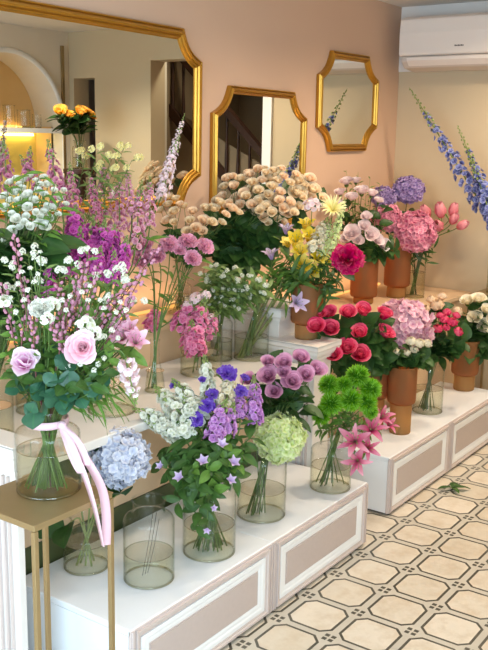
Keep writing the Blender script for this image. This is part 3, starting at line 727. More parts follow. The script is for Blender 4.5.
def amber_vase(key, label, P, wd, H, lw=.74, lh=.4):
    P = np.asarray(P); R = wd/2; o = thing('amber_vase', label, 'vase', P)
    r2 = R*lw; th = .004; z1 = H*lh
    pr = [(.001, z1-.0), (r2-.002, z1), (r2*1.02, z1+.004), (R*.94, z1+.008), (R*.99, z1+.018), (R, z1+.03), (R, H), (R-th, H+.001), (R-th, z1+.03), (R*.9, z1+.014), (.001, z1+.012)]
    mm = MB(); mm.lathe(pr, 40); part('upper_cup', mm, MT['amber'], o, True)
    mm = MB(); mm.lathe([(.001, 0), (r2*.94, 0), (r2, .006), (r2, z1-.0), (r2-.004, z1-.0), (r2-.004, .008), (.001, .008)], 40); part('lower_cup', mm, MT['amber2'], o, True)
    VS[key] = dict(P=P, H=H, R=R, rn=R*.9, nz=H*.97, lab=label, dep=depth(P+np.array([0, 0, H])), z0=z1+.015)
def vz(px, py, z): return onz(px, py, z)
def gv(key, label, base, z, w, top, **kw):
    P = vz(*base, z); d = depth(P); glass_vase(key, label, P, wpx(w, d), (base[1]-top)/CF*d*1.03, **kw)
HB = .264
gv('T', 'round shouldered glass vase tied with pink ribbon on the brass table', (49, 489), .75, 64, 408, neck=.6, hs=.78, water=.52)
gv('A', 'clear glass jar holding the blue hydrangea behind the brass table', (86.5, 566), HB, 45, 514, neck=.66, hs=.68, water=.5)
gv('B', 'clear glass jar with thin dark stems, closest to the bench end', (149, 578), HB, 51, 497, neck=.62, hs=.82, water=.34)
gv('C', 'clear glass jar under the purple flowers and trailing green leaves', (209, 551), HB, 53, 470, neck=.62, hs=.82, water=.36)
gv('D', 'clear glass jar holding the pale green hydrangea', (261, 514), HB, 49, 440, neck=.66, hs=.84, water=.36)
gv('E', 'clear glass jar holding the bright green balls at the bench end', (330, 487), HB, 41, 430, neck=.55, hs=.74, water=.4)
gv('F', 'low wide glass jar on the shelf behind the blue hydrangea', (112, 411), ZS, 48, 350, neck=.7, hs=.8, water=.45)
gv('G', 'small clear bottle holding the pink carnations on the shelf', (155, 391), ZS, 20, 340, neck=.45, hs=.6, water=.4, cone=True)
gv('H', 'large glass jar holding bright pink stocks on the shelf', (201, 373), ZS, 42, 314, neck=.66, hs=.82, water=.35)
gv('I', 'glass jar with a slanting bundle of green stems on the shelf', (251, 358), ZS, 35, 303, neck=.66, hs=.84, water=.4)
def at_px(px, Y, z): 
    # point on the vertical plane Y whose column shows at px
    d = ray(px, 300); return np.array([CC[0]+d[0]*(Y-CC[1])/d[1], Y, z])
def gv3(key, label, P, w, H, **kw): glass_vase(key, label, P, w, H, **kw)
gv3('K', 'glass jar holding sage green sprigs behind the pink stocks', (-.27, .66, ZS), .11, .20, neck=.7, hs=.82, water=.4)
gv3('P', 'clear glass jar holding the tall peach roses on the upper ledge', at_px(216, .88, .864), .12, .20, neck=.7, hs=.82, water=.5)
gv3('P2', 'clear glass jar holding the small peach spray roses on the upper ledge', at_px(180, .88, .864), .10, .15, neck=.7, hs=.82, water=.5)
gv3('W', 'glass jar holding white spray roses at the shelf end by the photo edge', (-1.48, .60, ZS), .13, .24, neck=.7, hs=.82, water=.4)
gv3('L', 'glass jar holding pink larkspur on the shelf below the largest mirror', (-1.22, .70, ZS), .13, .22, neck=.7, hs=.82, water=.4)
gv3('L2', 'glass jar holding magenta stocks at the back of the shelf', (-1.03, .68, ZS), .12, .2, neck=.7, hs=.82, water=.4)
def av(key, label, P, w, top, base, lw=.74, lh=.4):
    d = depth(P); amber_vase(key, label, P, wpx(w, d), (base-top)/CF*d*1.03, lw, lh)
av('AY', 'amber frosted vase holding yellow alstroemeria on the white plinth', vz(306, 338, .779), 32, 284, 338, .72, .26)
av('AP', 'amber frosted vase holding pale pink lisianthus on the far step', onz(363, 303, .725), 27, 256, 303, .74, .12)
av('AH', 'amber frosted vase holding purple and pink hydrangeas on the far step', onz(396, 297, .725), 26, 246, 297, .74, .2)
gv('TG', 'slim clear glass vase holding pink tulips on the far step', (414, 297), .725, 20, 248, neck=1, water=.5)
av('AR', 'amber frosted vase under the hot pink roses, partly hidden', vz(373, 428, .266), 27, 352, 428, .74, .4)
av('AF', 'frontmost amber frosted vase holding cream ranunculus on the far bench', vz(399.5, 432, .266), 28.5, 366, 432, .75, .44)
gv('CG', 'clear glass jar with hot pink spray roses on the far bench', (427, 411), .266, 30, 356, neck=.66, hs=.84, water=.42)
av('AC2', 'farthest amber frosted vase holding cream roses on the far bench', vz(463.5, 389, .266), 27, 340, 389, .76, .3)
gv3('DV', 'clear glass vase holding blue delphiniums on the far brass table', (1.80, .235, .76), .13, .24, neck=.7, hs=.82, water=.4)

# ------------------------------------------------------------------ stems, leaves, flowers
def bez(P0, P1, P2, P3, n):
    t = np.linspace(0, 1, n)[:, None]
    return (1-t)**3*P0+3*(1-t)**2*t*P1+3*(1-t)*t*t*P2+t**3*P3
TOCAM = -_F
def stem_path(v, head, hd, n=9):
    P = v['P']; zb = v.get('z0', .012); ax = P+np.array([0, 0, v['nz']])
    h = np.array([head[0]-ax[0], head[1]-ax[1]]); hl = np.linalg.norm(h)+1e-6; u = h/hl
    sp = R_.uniform(.2, .75)
    nk = ax+np.array([u[0], u[1], 0])*v['rn']*min(.72, hl/.12)*R_.uniform(.7, 1)+np.array([R_.uniform(-.15, .15)*v['rn'], R_.uniform(-.15, .15)*v['rn'], 0])
    b = P-np.array([u[0], u[1], 0])*v['R']*.72*sp+np.array([R_.uniform(-.2, .2)*v['R'], R_.uniform(-.2, .2)*v['R'], zb])
    dirn = (nk-b)/np.linalg.norm(nk-b); D = np.linalg.norm(head-nk)
    a = np.array([b+(nk-b)*k for k in np.linspace(0, .85, 4)])
    hz = bez(nk, nk+dirn*D*.35, head-hd*D*.3, head, n)
    return np.concatenate([a, hz]), 4
def leaf_obj(parent, key, P, d, L, up=None):
    d = np.asarray(d, float); d = d/np.linalg.norm(d); up = np.array([0, 0, 1.]) if up is None else np.asarray(up, float)
    y = np.cross(up, d); y /= np.linalg.norm(y)+1e-9; z = np.cross(d, y)
    obj('leaf', R_.choice(LF[key]), parent, P, np.stack([d, y, z], 1), (L, L, L))
def hdir(v, head, ctr, up=.7, cam=.55):
    o = head-ctr; o = o/(np.linalg.norm(o)+1e-6)
    d = o*.8+np.array([0, 0, up])+TOCAM*cam; return d/np.linalg.norm(d)
def ordinal(k): return ['first', 'second', 'third', 'fourth', 'fifth', 'sixth', 'seventh', 'eighth', 'ninth', 'tenth', 'eleventh', 'twelfth', 'thirteenth', 'fourteenth'][k]
def labels(desc, pts, where):
    """where each stands among its like: rows from the top down, counted from the left"""
    n = len(pts)
    if n == 1: return [f'{desc} {where}']
    nr = 1 if n <= 5 else (2 if n <= 10 else 3)
    names = {1: [''], 2: ['upper', 'lower'], 3: ['top', 'middle', 'bottom']}[nr]
    idx = sorted(range(n), key=lambda k: pts[k][1]); out = [None]*n
    for r in range(nr):
        row = sorted(idx[r*n//nr:(r+1)*n//nr], key=lambda k: pts[k][0])
        for j, k in enumerate(row):
            pos = 'leftmost' if j == 0 else ('rightmost' if j == len(row)-1 else ordinal(j)+' from left')
            out[k] = f'{desc}, {pos} ' + (f'in {names[r]} row ' if nr > 1 else '') + where
            if len(out[k].split()) > 16: out[k] = f'{desc}, {names[r]} row, {pos}, ' + where
            if len(out[k].split()) > 16: print('LONG', out[k])
    return out
def flower(name, label, cat, v, head, hd, kind, d, group=None, leaves=None, nl=3, ll=.05, sr=.0022, smat='stem', extra=None):
    path, ni = stem_path(v, head, hd)
    base = path[0]; o = thing(name, label, cat, base, group)
    mm = MB(); mm.tube(path-base, np.linspace(sr*1.15, sr*.9, len(path)), 6, r=R_.random(), t=.5); st = part('stem', mm, MT[smat], o, True)
    me, nm = get_bloom(kind)
    sp = R_.uniform(0, 6); R3 = rz(np.eye(3).T.copy(), sp).T; Fm = frame(hd) @ R3
    obj('bloom', me, o, head-base, Fm, (d, d, d))
    if kind[:4] in ('rose', 'lis_', 'ranu', 'carn', 'peon'):
        mm = MB(); hdn = hd/np.linalg.norm(hd); mm.ball(head-base-hdn*d*.02, d*.14, d*.16, axis=hdn, seg=8, rings=6); part('calyx', mm, MT['stem'], st, True)
    if kind.startswith(('lily', 'alst')):
        mm = MB()
        for k in range(6):
            a = k*1.047; e = np.array([.16*math.cos(a), .16*math.sin(a), .5])*d
            mm.tube([(0, 0, .1*d), e*.6, e], .006*d, 4); mm.ball(e, .022*d, seg=5, rings=4)
        m2 = MB(); m2.v = [q @ Fm.T for q in mm.v]; m2.f, m2.t, m2.r, m2.n = mm.f, mm.t, mm.r, mm.n
        part('stamens', m2, MT['bud'], o, True, loc=head-base)
    if leaves: put_leaves(o, path-base, leaves, nl, ll, ni)
    return o
def put_leaves(o, rel, key, nl, ll, ni, lo=.25, hi=.92):
    n = len(rel)
    for k in range(nl):
        f = ni+(n-1-ni)*(lo+(hi-lo)*(k+R_.uniform(.1, .9))/max(nl, 1)); i = min(int(f), n-2); P = rel[i]+(rel[i+1]-rel[i])*(f-i)
        T = rel[i+1]-rel[i]; T = T/np.linalg.norm(T); a = k*GA+R_.uniform(-.5, .5); F_ = frame(T)
        dv = F_[:, 0]*math.cos(a)+F_[:, 1]*math.sin(a)+T*.5+TOCAM*.25; leaf_obj(o, key, P, dv, ll*R_.uniform(.75, 1.25), T*.45+np.array([R_.uniform(-.3, .3), R_.uniform(-.3, .3), .45])+TOCAM*.8)
def px_of(W):
    d = np.asarray(W)-CC; z = d @ _F; return (244+CF*(d @ _R)/z, 325-CF*(d @ _U)/z)
def bunch(name, desc, cat, group, where, vk, kind, pts, bulge=.8, up=.7, camf=.55, dd=0., leaves=None, nl=3, ll=.05, sr=.0022, smat='stem', lab=None):
    """blooms given as (px, py, diameter px[, extra depth]); heads dome towards the room"""
    v = VS[vk]; z0 = v['dep']+dd
    cx = sum(p[0] for p in pts)/len(pts); cy = sum(p[1] for p in pts)/len(pts)
    rad = max(12, max(math.hypot(p[0]-cx, p[1]-cy) for p in pts))
    ctr = at(cx, cy+rad*.5, z0+.02)
    L = lab or labels(desc, pts, where); out = []
    for p, l in zip(pts, L):
        q = ((p[0]-cx)**2+(p[1]-cy)**2)/(rad*rad)
        dz = -bulge*rad/CF*z0*math.sqrt(max(0, 1-q*.9))+bulge*.4*rad/CF*z0*(cy-p[1])/rad+(p[3] if len(p) > 3 else 0)
        h = at(p[0], p[1], z0+dz); dep = z0+dz; d = wpx(p[2]*SCALE.get((kind if isinstance(kind, str) else kind[0])[:4], 1.0), dep)
        hd = hdir(v, h, ctr, up, camf); h0 = h-hd*d*.25
        out.append(flower(name, l, cat, v, h0, hd, KINDS_OF.get(kind, kind) if False else (kind if isinstance(kind, str) else R_.choice(kind)), d, group if len(pts) > 1 else None, leaves, nl, ll, sr, smat))
    return out
KINDS_OF = {}
SPS = {'white_filler_flower': .75, 'white_spray_rose': 1.0, 'peach_spray_rose': 1.08, 'hot_pink_spray_rose': 1.2}
SCALE = {'rose': 1.06, 'alst': 1.4, 'lis_': 1.15, 'ranu': 1.15, 'carn': 1.22, 'lily': 1.25, 'tuli': .88, 'clus': 1.1, 'hyd_': 1.1}
def spikes(name, desc, cat, group, where, vk, kind, pts, dd=0., leaves=None, nl=4, ll=.06, smat='stem', sr=.0024, buds=True, lab=None):
    """flower spikes given as (base px, base py, tip px, tip py, width px[, extra depth])"""
    v = VS[vk]; L = lab or labels(desc, [((p[0]+p[2])/2, (p[1]+p[3])/2) for p in pts], where)
    for p, l in zip(pts, L):
        z0 = v['dep']+dd+(p[5] if len(p) > 5 else 0)
        a = at(p[0], p[1], z0); b = at(p[2], p[3], z0+R_.uniform(-.01, .02)); ax = b-a; ln = np.linalg.norm(ax); w = wpx(p[4], z0)
        path, ni = stem_path(v, a, ax/ln); base = path[0]; o = thing(name, l, cat, base, group if len(pts) > 1 else None)
        mm = MB(); mm.tube(path-base, np.linspace(sr*1.2, sr, len(path)), 6, r=R_.random()); part('stem', mm, MT[smat], o, True)
        me, bu = get_spike(kind, ln/w); Fm = frame(ax) @ rz(np.eye(3), R_.uniform(0, 6)).T; zk = ln/max(1., round(ln/w*2)/2)
        obj('flower_spike', me, o, a-base, Fm, (w, w, zk))
        obj('bud_tip', bu, o, a-base, Fm, (w, w, zk))
        if leaves: put_leaves(o, path-base, leaves, nl, ll, ni)
def sprigs(name, desc, cat, group, where, vk, pts, key, nl=8, ll=.05, dd=0., smat='stem', sr=.0018, lo=.2, tipk=None, tipd=.02, lab=None):
    v = VS[vk]; L = lab or labels(desc, pts, where)
    for p, l in zip(pts, L):
        z0 = v['dep']+dd+(p[2] if len(p) > 2 else 0); h = at(p[0], p[1], z0)
        d = h-(v['P']+np.array([0, 0, v['nz']])); d = d/np.linalg.norm(d)+np.array([0, 0, .15])
        if h[2] < v['P'][2]+v['nz']: d = d+np.array([0, 0, -.5])
        path, ni = stem_path(v, h, d/np.linalg.norm(d)); base = path[0]; o = thing(name, l, cat, base, group if len(pts) > 1 else None)
        mm = MB(); mm.tube(path-base, np.linspace(sr*1.2, sr*.5, len(path)), 6, r=R_.random()); part('stem', mm, MT[smat], o, True)
        put_leaves(o, path-base, key, nl, ll, ni, lo, 1.0)
        if tipk:
            me, _ = get_bloom(tipk)
            for k in range(3):
                q = h-base+np.array([R_.uniform(-1, 1), R_.uniform(-1, 1), R_.uniform(-.3, .6)])*tipd*.8
                obj('bloom', me, o, q, frame(np.array([R_.uniform(-.5, .5), R_.uniform(-.5, .5), .8])+TOCAM*.6), (tipd,)*3)
def spray(name, desc, cat, group, where, vk, kind, pts, dd=0., leaves='rose', nl=5, ll=.04, per=1, smat='stem', lab=None, bulge=.6, camf=.5):
    """branched stems: each (list of (px,py,d px)) carries several blooms"""
    v = VS[vk]; cen = [(sum(q[0] for q in g)/len(g), sum(q[1] for q in g)/len(g)) for g in pts]
    L = lab or labels(desc, cen, where)
    CX = sum(a for a, b in cen)/len(cen); CY = sum(b for a, b in cen)/len(cen); rad = max(15, max(math.hypot(q[0]-CX, q[1]-CY) for g in pts for q in g))
    for g, cc_, l in zip(pts, cen, L):
        z0 = v['dep']+dd
        ctr = at(CX, CY+rad*.5, z0)
        def P3(x, y):
            q = ((x-CX)**2+(y-CY)**2)/(rad*rad); return at(x, y, z0-bulge*rad/CF*z0*math.sqrt(max(0, 1-q*.9))+bulge*.4*(CY-y)/CF*z0+R_.uniform(-.012, .012))
        hc = P3(*cc_); nk = v['P']+np.array([0, 0, v['nz']])
        fork = hc+(nk-hc)*.35; dv = (hc-nk)/np.linalg.norm(hc-nk)
        path, ni = stem_path(v, fork, dv); base = path[0]; o = thing(name, l, cat, base, group if len(pts) > 1 else None)
        mm = MB(); mm.tube(path-base, .002, 6, r=R_.random())
        for q in g:
            h = P3(q[0], q[1]); d = wpx(q[2]*SPS.get(name, 1.2), z0); hd = hdir(v, h, ctr, .7, camf); h0 = h-hd*d*.25
            mm.tube(bez(fork-base, fork-base+dv*.02, h0-base-hd*.02, h0-base, 5), .0012, 5, r=R_.random())
            k = kind if isinstance(kind, str) else R_.choice(kind); me, _ = get_bloom(k)
            obj('bloom', me, o, h0-base, frame(hd) @ rz(np.eye(3), R_.uniform(0, 6)).T, (d, d, d))
        part('stem', mm, MT[smat], o, True)
        if leaves: put_leaves(o, path-base, leaves, nl, ll, ni, .35, 1.05)
# ------------------------------------------------------------------ the bouquets
# table vase
bunch('pink_rose', 'large pale pink open rose facing front in the ribboned vase', 'flower', None, '', 'T', 'rose_pale', [(82, 347, 38, -.09)], dd=-.05, camf=1.7, up=.45, leaves='round', nl=3, ll=.05, lab=['large pale pink open rose at the front of the ribboned vase'])
bunch('parrot_tulip', '', 'flower', None, '', 'T', 'parrot', [(24, 362, 36, -.02)], dd=-.05, camf=.9, leaves='round', nl=2, ll=.05, lab=['pink and white ruffled tulip at the left of the ribboned vase'])
bunch('white_freesia_bloom', 'white ruffled bloom', 'flower', 'white ruffled blooms in the ribboned vase', 'in the ribboned vase', 'T', ('freesia', 'carn_white'), [(40, 308, 26, .0), (52, 304, 22, .02), (47, 318, 18, 0), (86, 324, 23, -.02), (95, 333, 20, -.03), (3, 302, 22, 0)], dd=-.03, camf=.7, leaves='lance', nl=2, ll=.06)
spikes('white_freesia', 'pale pink and white drooping flower spike at the right of the ribboned vase', 'flower', None, '', 'T', ('snap', 'paleblush', 1), [(126, 358, 134, 396, 26, -.06)], leaves='lance', nl=2)
bunch('pink_freesia', 'soft pink trumpet flower', 'flower', 'soft pink trumpets in the ribboned vase', 'at the right of the ribboned vase', 'T', 'alst_pink', [(122, 338, 24), (136, 342, 20), (129, 330, 16)], dd=.02, leaves='bright', nl=3, ll=.05)
sprigs('leafy_sprig', 'sprig of round blue-green leaves', 'foliage', 'round leaved sprigs in the ribboned vase', 'over the ribboned vase', 'T', [(30, 412, -.08), (62, 398, -.10), (88, 394, -.10), (46, 384, -.1), (12, 382, -.03), (100, 384, -.06), (72, 384, -.1), (58, 366, -.09), (52, 340, -.04)], 'round', 4, .038, lo=.4)
sprigs('leafy_sprig', 'sprig of bright green leaves', 'foliage', 'bright green sprigs in the ribboned vase', 'in the ribboned vase', 'T', [(112, 356, -.06), (46, 350, -.06), (36, 292, .03), (64, 286, .03), (90, 276, .04), (110, 288, .03), (8, 316, .03), (22, 306, .02), (76, 310, .0), (98, 318, .0), (128, 316, .03), (112, 312, .02), (14, 328, 0), (50, 322, 0), (6, 350, .02), (108, 352, -.02), (70, 372, -.05), (118, 322, 0), (28, 336, .0)], 'bright', 12, .042)
sprigs('sage_sprig', 'sage green filler sprig', 'foliage', 'sage sprigs in the ribboned vase', 'in the ribboned vase', 'T', [(12, 266), (28, 252), (46, 262), (60, 272), (72, 264), (88, 254), (100, 276), (116, 270), (128, 284), (4, 290), (40, 284), (78, 288), (104, 302), (134, 304)], 'sage', 18, .03, dd=.02, tipk='clus_white', tipd=.022, lo=.35)
sprigs('leafy_sprig', 'sprig of mid green rose leaves', 'foliage', 'rose leaf sprigs in the ribboned vase', 'in the ribboned vase', 'T', [(40, 342, -.06), (60, 338, -.07), (98, 350, -.06), (106, 372, -.08), (66, 384, -.1), (14, 372, -.05), (104, 332, -.05), (34, 378, -.06), (92, 384, -.1)], 'rose', 6, .042, lo=.5)
sprigs('grass_sprig', 'spray of fine needle leaves', 'foliage', 'needle sprays in the ribboned vase', 'at the right of the ribboned vase', 'T', [(104, 388, -.03), (113, 396, -.01), (108, 372, 0), (96, 368, -.02), (120, 384, 0)], 'grass', 22, .075, lo=.15)
spray('white_filler_flower', 'sprig of tiny white flowers', 'flower', 'tiny white flowers in the ribboned vase', 'in the ribboned vase', 'T', 'clus_white', [[(22, 272, 9), (18, 284, 9), (14, 262, 7)], [(34, 258, 8), (40, 252, 7), (30, 268, 8)], [(62, 300, 9), (70, 296, 8), (66, 310, 8)], [(74, 358, 9), (80, 364, 9), (68, 366, 8), (86, 358, 8)], [(98, 364, 9), (104, 358, 8), (94, 370, 8)], [(100, 300, 8), (108, 296, 8), (104, 308, 8)], [(120, 302, 8), (126, 310, 9), (116, 312, 8)], [(10, 298, 9), (24, 300, 9), (16, 312, 9)], [(82, 292, 8), (90, 286, 7), (88, 300, 8)], [(34, 282, 9), (28, 290, 9), (38, 274, 8)], [(112, 330, 9), (104, 336, 9), (118, 338, 8)]], dd=.0, leaves='sage', nl=7, ll=.035)
def willow(label, pts, vk, dd):
    v = VS[vk]; z0 = v['dep']+dd; P = [at(x, y, z0+dz) for x, y, dz in pts]
    path, ni = stem_path(v, P[0], (P[1]-P[0])/np.linalg.norm(P[1]-P[0])); full = np.concatenate([path, np.array(P[1:])]); base = full[0]
    # resample the outer part smoothly
    o = thing('willow_branch', label, 'branch', base, 'pink catkin branches in the ribboned vase')
    Q = np.array(P); tt = np.linspace(0, len(Q)-1, 20); S = np.stack([np.interp(tt, np.arange(len(Q)), Q[:, k]) for k in range(3)], 1); S[1:-1] = (S[:-2]+S[1:-1]*2+S[2:])/4
    allp = np.concatenate([path[:-1], S])-base
    mm = MB(); mm.tube(allp, np.linspace(.0024, .001, len(allp)), 6); tw = part('twig', mm, MT['twig'], o, True)
    for k in range(len(S)-1):
        T = S[k+1]-S[k]; T /= np.linalg.norm(T); F_ = frame(T); a = k*2.6
        for e in range(1 if R_.random() < .55 else 2):
            dv = F_[:, 0]*math.cos(a+e*2.8)+F_[:, 1]*math.sin(a+e*2.8); obj('catkin', CATK, tw, S[k]+(S[k+1]-S[k])*.5*e-base+dv*.006, frame(T+dv*.7), (1, 1, 1))
cm = MB(); cm.ball((0, 0, .004), .0040, .0050, seg=8, rings=6, t=.6); CATK = cm.mesh('catkin', PC['catkin'], True)
WB = [('catkin branch low before the white carnations', [(60, 350, -.06), (66, 326, -.07), (70, 300, -.06)]), ('catkin branch bending right over the trumpets', [(108, 340, -.03), (122, 320, -.02), (132, 296, 0)]), ('catkin branch straight above the ruffled tulip', [(34, 352, -.05), (34, 326, -.06), (32, 296, -.04)]), ('catkin branch left of the pink rose', [(66, 352, -.08), (56, 334, -.08), (50, 318, -.07)]), ('catkin branch rising to upper right beside the magenta stocks', [(78, 330, -.04), (90, 295, -.03), (100, 262, -.02)]), ('catkin branch leaning far right above the pink rose', [(90, 322, -.02), (112, 300, 0), (136, 282, .02)]), ('short catkin branch behind the white carnations', [(66, 320, 0), (74, 300, 0), (78, 276, 0)]), ('catkin branch at far left edge of the bouquet', [(14, 340, 0), (8, 310, 0), (2, 282, 0)]),
      ('catkin branch crossing before the magenta stocks', [(72, 322, -.02), (82, 290, -.02), (84, 262, 0)]), ('lowest catkin branch stretching right', [(100, 330, 0), (122, 312, 0), (146, 268, .02)]), ('catkin branch left of the white carnations', [(22, 340, -.02), (26, 310, -.02), (24, 280, 0)]), ('catkin branch standing near the middle of the bouquet', [(60, 330, -.02), (62, 306, -.02), (58, 282, 0)]), ('tall thin catkin branch left of the white spray roses', [(24, 300, .0), (18, 262, 0), (14, 236, 0)]), ('catkin branch curving over the pink carnations', [(104, 320, 0), (128, 290, .04), (160, 246, .08)])]
for l, p in WB: willow('pink '+l, p, 'T', -.02)
# left back
spray('white_spray_rose', 'stem of small white spray roses', 'flower', 'white spray roses at the photo edge', 'at the left photo edge', 'W', 'rose_white', [[(24, 178, 10), (16, 178, 10), (20, 184, 9)], [(38, 190, 10), (44, 194, 11), (40, 184, 9)], [(18, 200, 10), (24, 196, 9), (10, 200, 10)], [(44, 212, 10), (50, 218, 10), (40, 216, 9)], [(24, 222, 10), (30, 226, 10), (26, 216, 9)], [(10, 182, 11), (16, 192, 12), (4, 196, 12)], [(28, 194, 13), (22, 188, 10), (34, 200, 11)], [(48, 184, 12), (44, 177, 10), (54, 190, 9)], [(28, 207, 13), (36, 212, 9), (22, 206, 9)], [(5, 207, 12), (12, 214, 10), (16, 219, 13)], [(45, 226, 14), (40, 221, 9), (35, 224, 8)], [(52, 208, 11), (47, 206, 9), (58, 214, 8)], [(12, 230, 13), (20, 227, 9), (5, 240, 11)], [(60, 198, 9), (64, 190, 8), (66, 204, 8)], [(36, 180, 8), (30, 176, 8), (24, 180, 8)]], leaves='rose', nl=7, ll=.06, bulge=.9, camf=.75)
sprigs('leafy_sprig', 'sprig of dark glossy leaves', 'foliage', 'dark leaves under the white spray roses', 'under the white spray roses', 'W', [(22, 236, -.12), (36, 246, -.12), (4, 238, -.1), (28, 262, -.1), (16, 270, -.1), (44, 256, -.1), (30, 240, -.1), (52, 244, -.1), (12, 256, -.1), (6, 272, -.08), (40, 236, -.06), (20, 248, -.1), (8, 262, -.04), (14, 285, -.1), (2, 250, -.05)], 'darkrose', 11, .085, smat='stemd', lo=.45)
sprigs('bud_sprig', 'green rose bud sprig', 'foliage', 'green buds amid the white spray roses', 'amid the white spray roses', 'W', [(14, 176), (24, 174), (40, 172), (56, 182), (64, 196), (8, 188), (44, 192), (34, 188), (58, 204), (22, 200), (12, 204), (52, 214)], 'lance', 12, .05, dd=-.13, lo=.45, smat='stem')
spikes('magenta_stock', 'magenta stock spike', 'flower', 'magenta stocks behind the ribboned vase', 'behind the catkin branches', 'L2', ('stock', 'magenta', 1), [(80, 270, 80, 234, 22, -.08), (122, 272, 126, 242, 18), (64, 276, 62, 242, 22, -.1), (70, 258, 75, 212, 24, -.05), (90, 264, 92, 224, 26), (58, 262, 56, 230, 18, -.06), (108, 268, 114, 230, 22), (50, 300, 48, 268, 20, -.22), (101, 258, 104, 226, 20), (76, 254, 82, 222, 20), (96, 280, 100, 252, 20, -.1), (112, 284, 114, 256, 18, -.1)], dd=-.3, leaves='lance', nl=5)
spikes('larkspur', 'dusty pink larkspur spike', 'flower', 'dusty pink larkspurs below the largest mirror', 'before the largest mirror', 'L', ('lark', 'dustpink', 1), [(62, 208, 49, 146, 20), (78, 240, 70, 168, 19), (8, 192, 4, 146, 18), (26, 182, 30, 150, 13), (100, 232, 90, 176, 14), (40, 190, 22, 158, 14)], dd=-.05, leaves='lance', nl=4)
spikes('larkspur', 'light pink larkspur spike', 'flower', 'light pink larkspurs below the largest mirror', 'before the largest mirror', 'L2', ('lark', 'softpink', 1), [(106, 236, 103, 166, 22), (120, 240, 119, 180, 18), (134, 256, 141, 186, 20), (132, 216, 127, 170, 12), (150, 226, 150, 180, 14)], dd=0, leaves='lance', nl=4)
spikes('delphinium', 'pale blush delphinium spike with green bud tip', 'flower', 'pale blush delphiniums', 'before the gold mirror edge', 'L2', ('lark', 'paleblush', 1), [(158, 196, 184, 116, 10), (160, 200, 178, 140, 16)], dd=.05, leaves='lance', nl=3)
sprigs('yellow_filler', 'airy yellow green filler sprig', 'foliage', 'airy filler sprigs before the largest mirror', 'before the largest mirror', 'L', [(86, 156), (98, 150), (112, 158), (124, 148), (132, 160), (104, 168), (118, 172)], 'sage', 26, .042, dd=.1, tipk='clus_ltyellow', tipd=.03)
# front bench
bunch('blue_hydrangea', '', 'flower', None, '', 'A', 'hyd_blue', [(119, 455, 64, -.02)], bulge=0, camf=1.3, up=.8, leaves='hydr', nl=0, smat='stempale', sr=.0035, lab=['large pale blue hydrangea head beside the pink ribbon'])
sprigs('hydrangea_leaf_stem', 'dark hydrangea leaf stem', 'foliage', 'dark leaves of the blue hydrangea jar', 'in the blue hydrangea jar', 'A', [(92, 432, .05), (64, 528, -.02), (118, 494, .03), (80, 470, .05)], 'hydr', 2, .12, smat='stempale', lo=.7, sr=.003)
spikes('white_stock', 'white stock spike', 'flower', 'white stocks above the blue hydrangea', 'above the blue hydrangea', 'C', ('stock', 'white', 1), [(190, 434, 141, 412, 27, -.02), (198, 430, 160, 392, 30, -.02), (206, 420, 178, 386, 27, 0), (210, 408, 205, 362, 22, .02), (180, 436, 150, 422, 22, -.04), (196, 412, 186, 398, 26, -.03)], leaves='lanced', nl=6, ll=.09)
bunch('violet_scabiosa', 'deep violet ruffled flower', 'flower', 'deep violet flowers over the near bench', 'over the near bench', 'C', 'scab', [(228, 370, 25, 0), (207, 404, 19, 0), (196, 419, 18, -.02), (173, 383, 12, .04), (202, 378, 10, .03), (242, 389, 18, .02), (212, 392, 16, .03), (246, 376, 12, .05)], bulge=.3, camf=.9, leaves='lanced', nl=2, ll=.06)
spikes('lilac_stock', 'lilac stock spike', 'flower', 'lilac stocks over the near bench', 'over the near bench', 'C', ('stock', 'lilac', 1), [(212, 440, 224, 406, 26, -.05), (256, 424, 254, 382, 21, .02), (240, 418, 238, 394, 18, 0), (226, 434, 232, 410, 20, -.03)], leaves='lanced', nl=4, ll=.07)
spikes('cream_stock', 'cream stock spike with green buds amid the violet flowers', 'flower', None, '', 'C', ('stock', 'cream', 1), [(226, 404, 230, 374, 20, 0)], leaves='lanced', nl=2)
sprigs('clematis_vine', 'leafy green clematis vine', 'foliage', 'green vines over the purple jar', 'over the purple jar', 'C', [(232, 446, -.05), (246, 452, -.03), (222, 462, -.07), (204, 466, -.08), (186, 458, -.06), (168, 446, -.03), (236, 476, -.05), (196, 484, -.08), (180, 490, -.06), (172, 470, -.05), (216, 448, -.05), (160, 462, -.03), (196, 528, -.09), (204, 505, -.09), (176, 506, -.06), (250, 438, -.01)], 'mid', 9, .062, lo=.25)
sprigs('clematis_vine', 'bright green leafy vine', 'foliage', 'bright green vines over the purple jar', 'over the purple jar', 'C', [(210, 470, -.1), (228, 456, -.08), (192, 470, -.08), (240, 462, -.04), (214, 490, -.09), (226, 440, -.06)], 'bright', 9, .05)
bunch('clematis_bell', 'small pale lilac clematis flower', 'flower', 'pale lilac clematis flowers', 'over the purple jar', 'C', 'bell', [(222, 444, 13), (234, 462, 14), (179, 477, 13), (203, 461, 14), (231, 480, 12), (207, 530, 9), (214, 508, 8), (160, 466, 10)], dd=-.1, bulge=.2, up=.1, camf=.8, leaves='mid', nl=2, ll=.05, sr=.0013)
bunch('green_hydrangea', '', 'flower', None, '', 'D', 'hyd_green', [(280, 436, 54, -.03)], bulge=0, camf=1.0, up=.8, leaves='hydr', nl=0, smat='stempale', sr=.0035, lab=['large pale green hydrangea head over the near bench'])
bunch('mauve_rose', 'mauve ruffled rose', 'flower', 'mauve roses over the near bench', 'above the green hydrangea', 'D', 'rose_mauve', [(268, 375, 23), (284, 362, 21), (293, 380, 25), (306, 374, 21), (317, 369, 22), (301, 357, 19), (274, 391, 19), (268, 361, 16), (248, 379, 17), (284, 372, 16)], dd=.1, camf=.9, leaves='darkrose', nl=4, ll=.07)
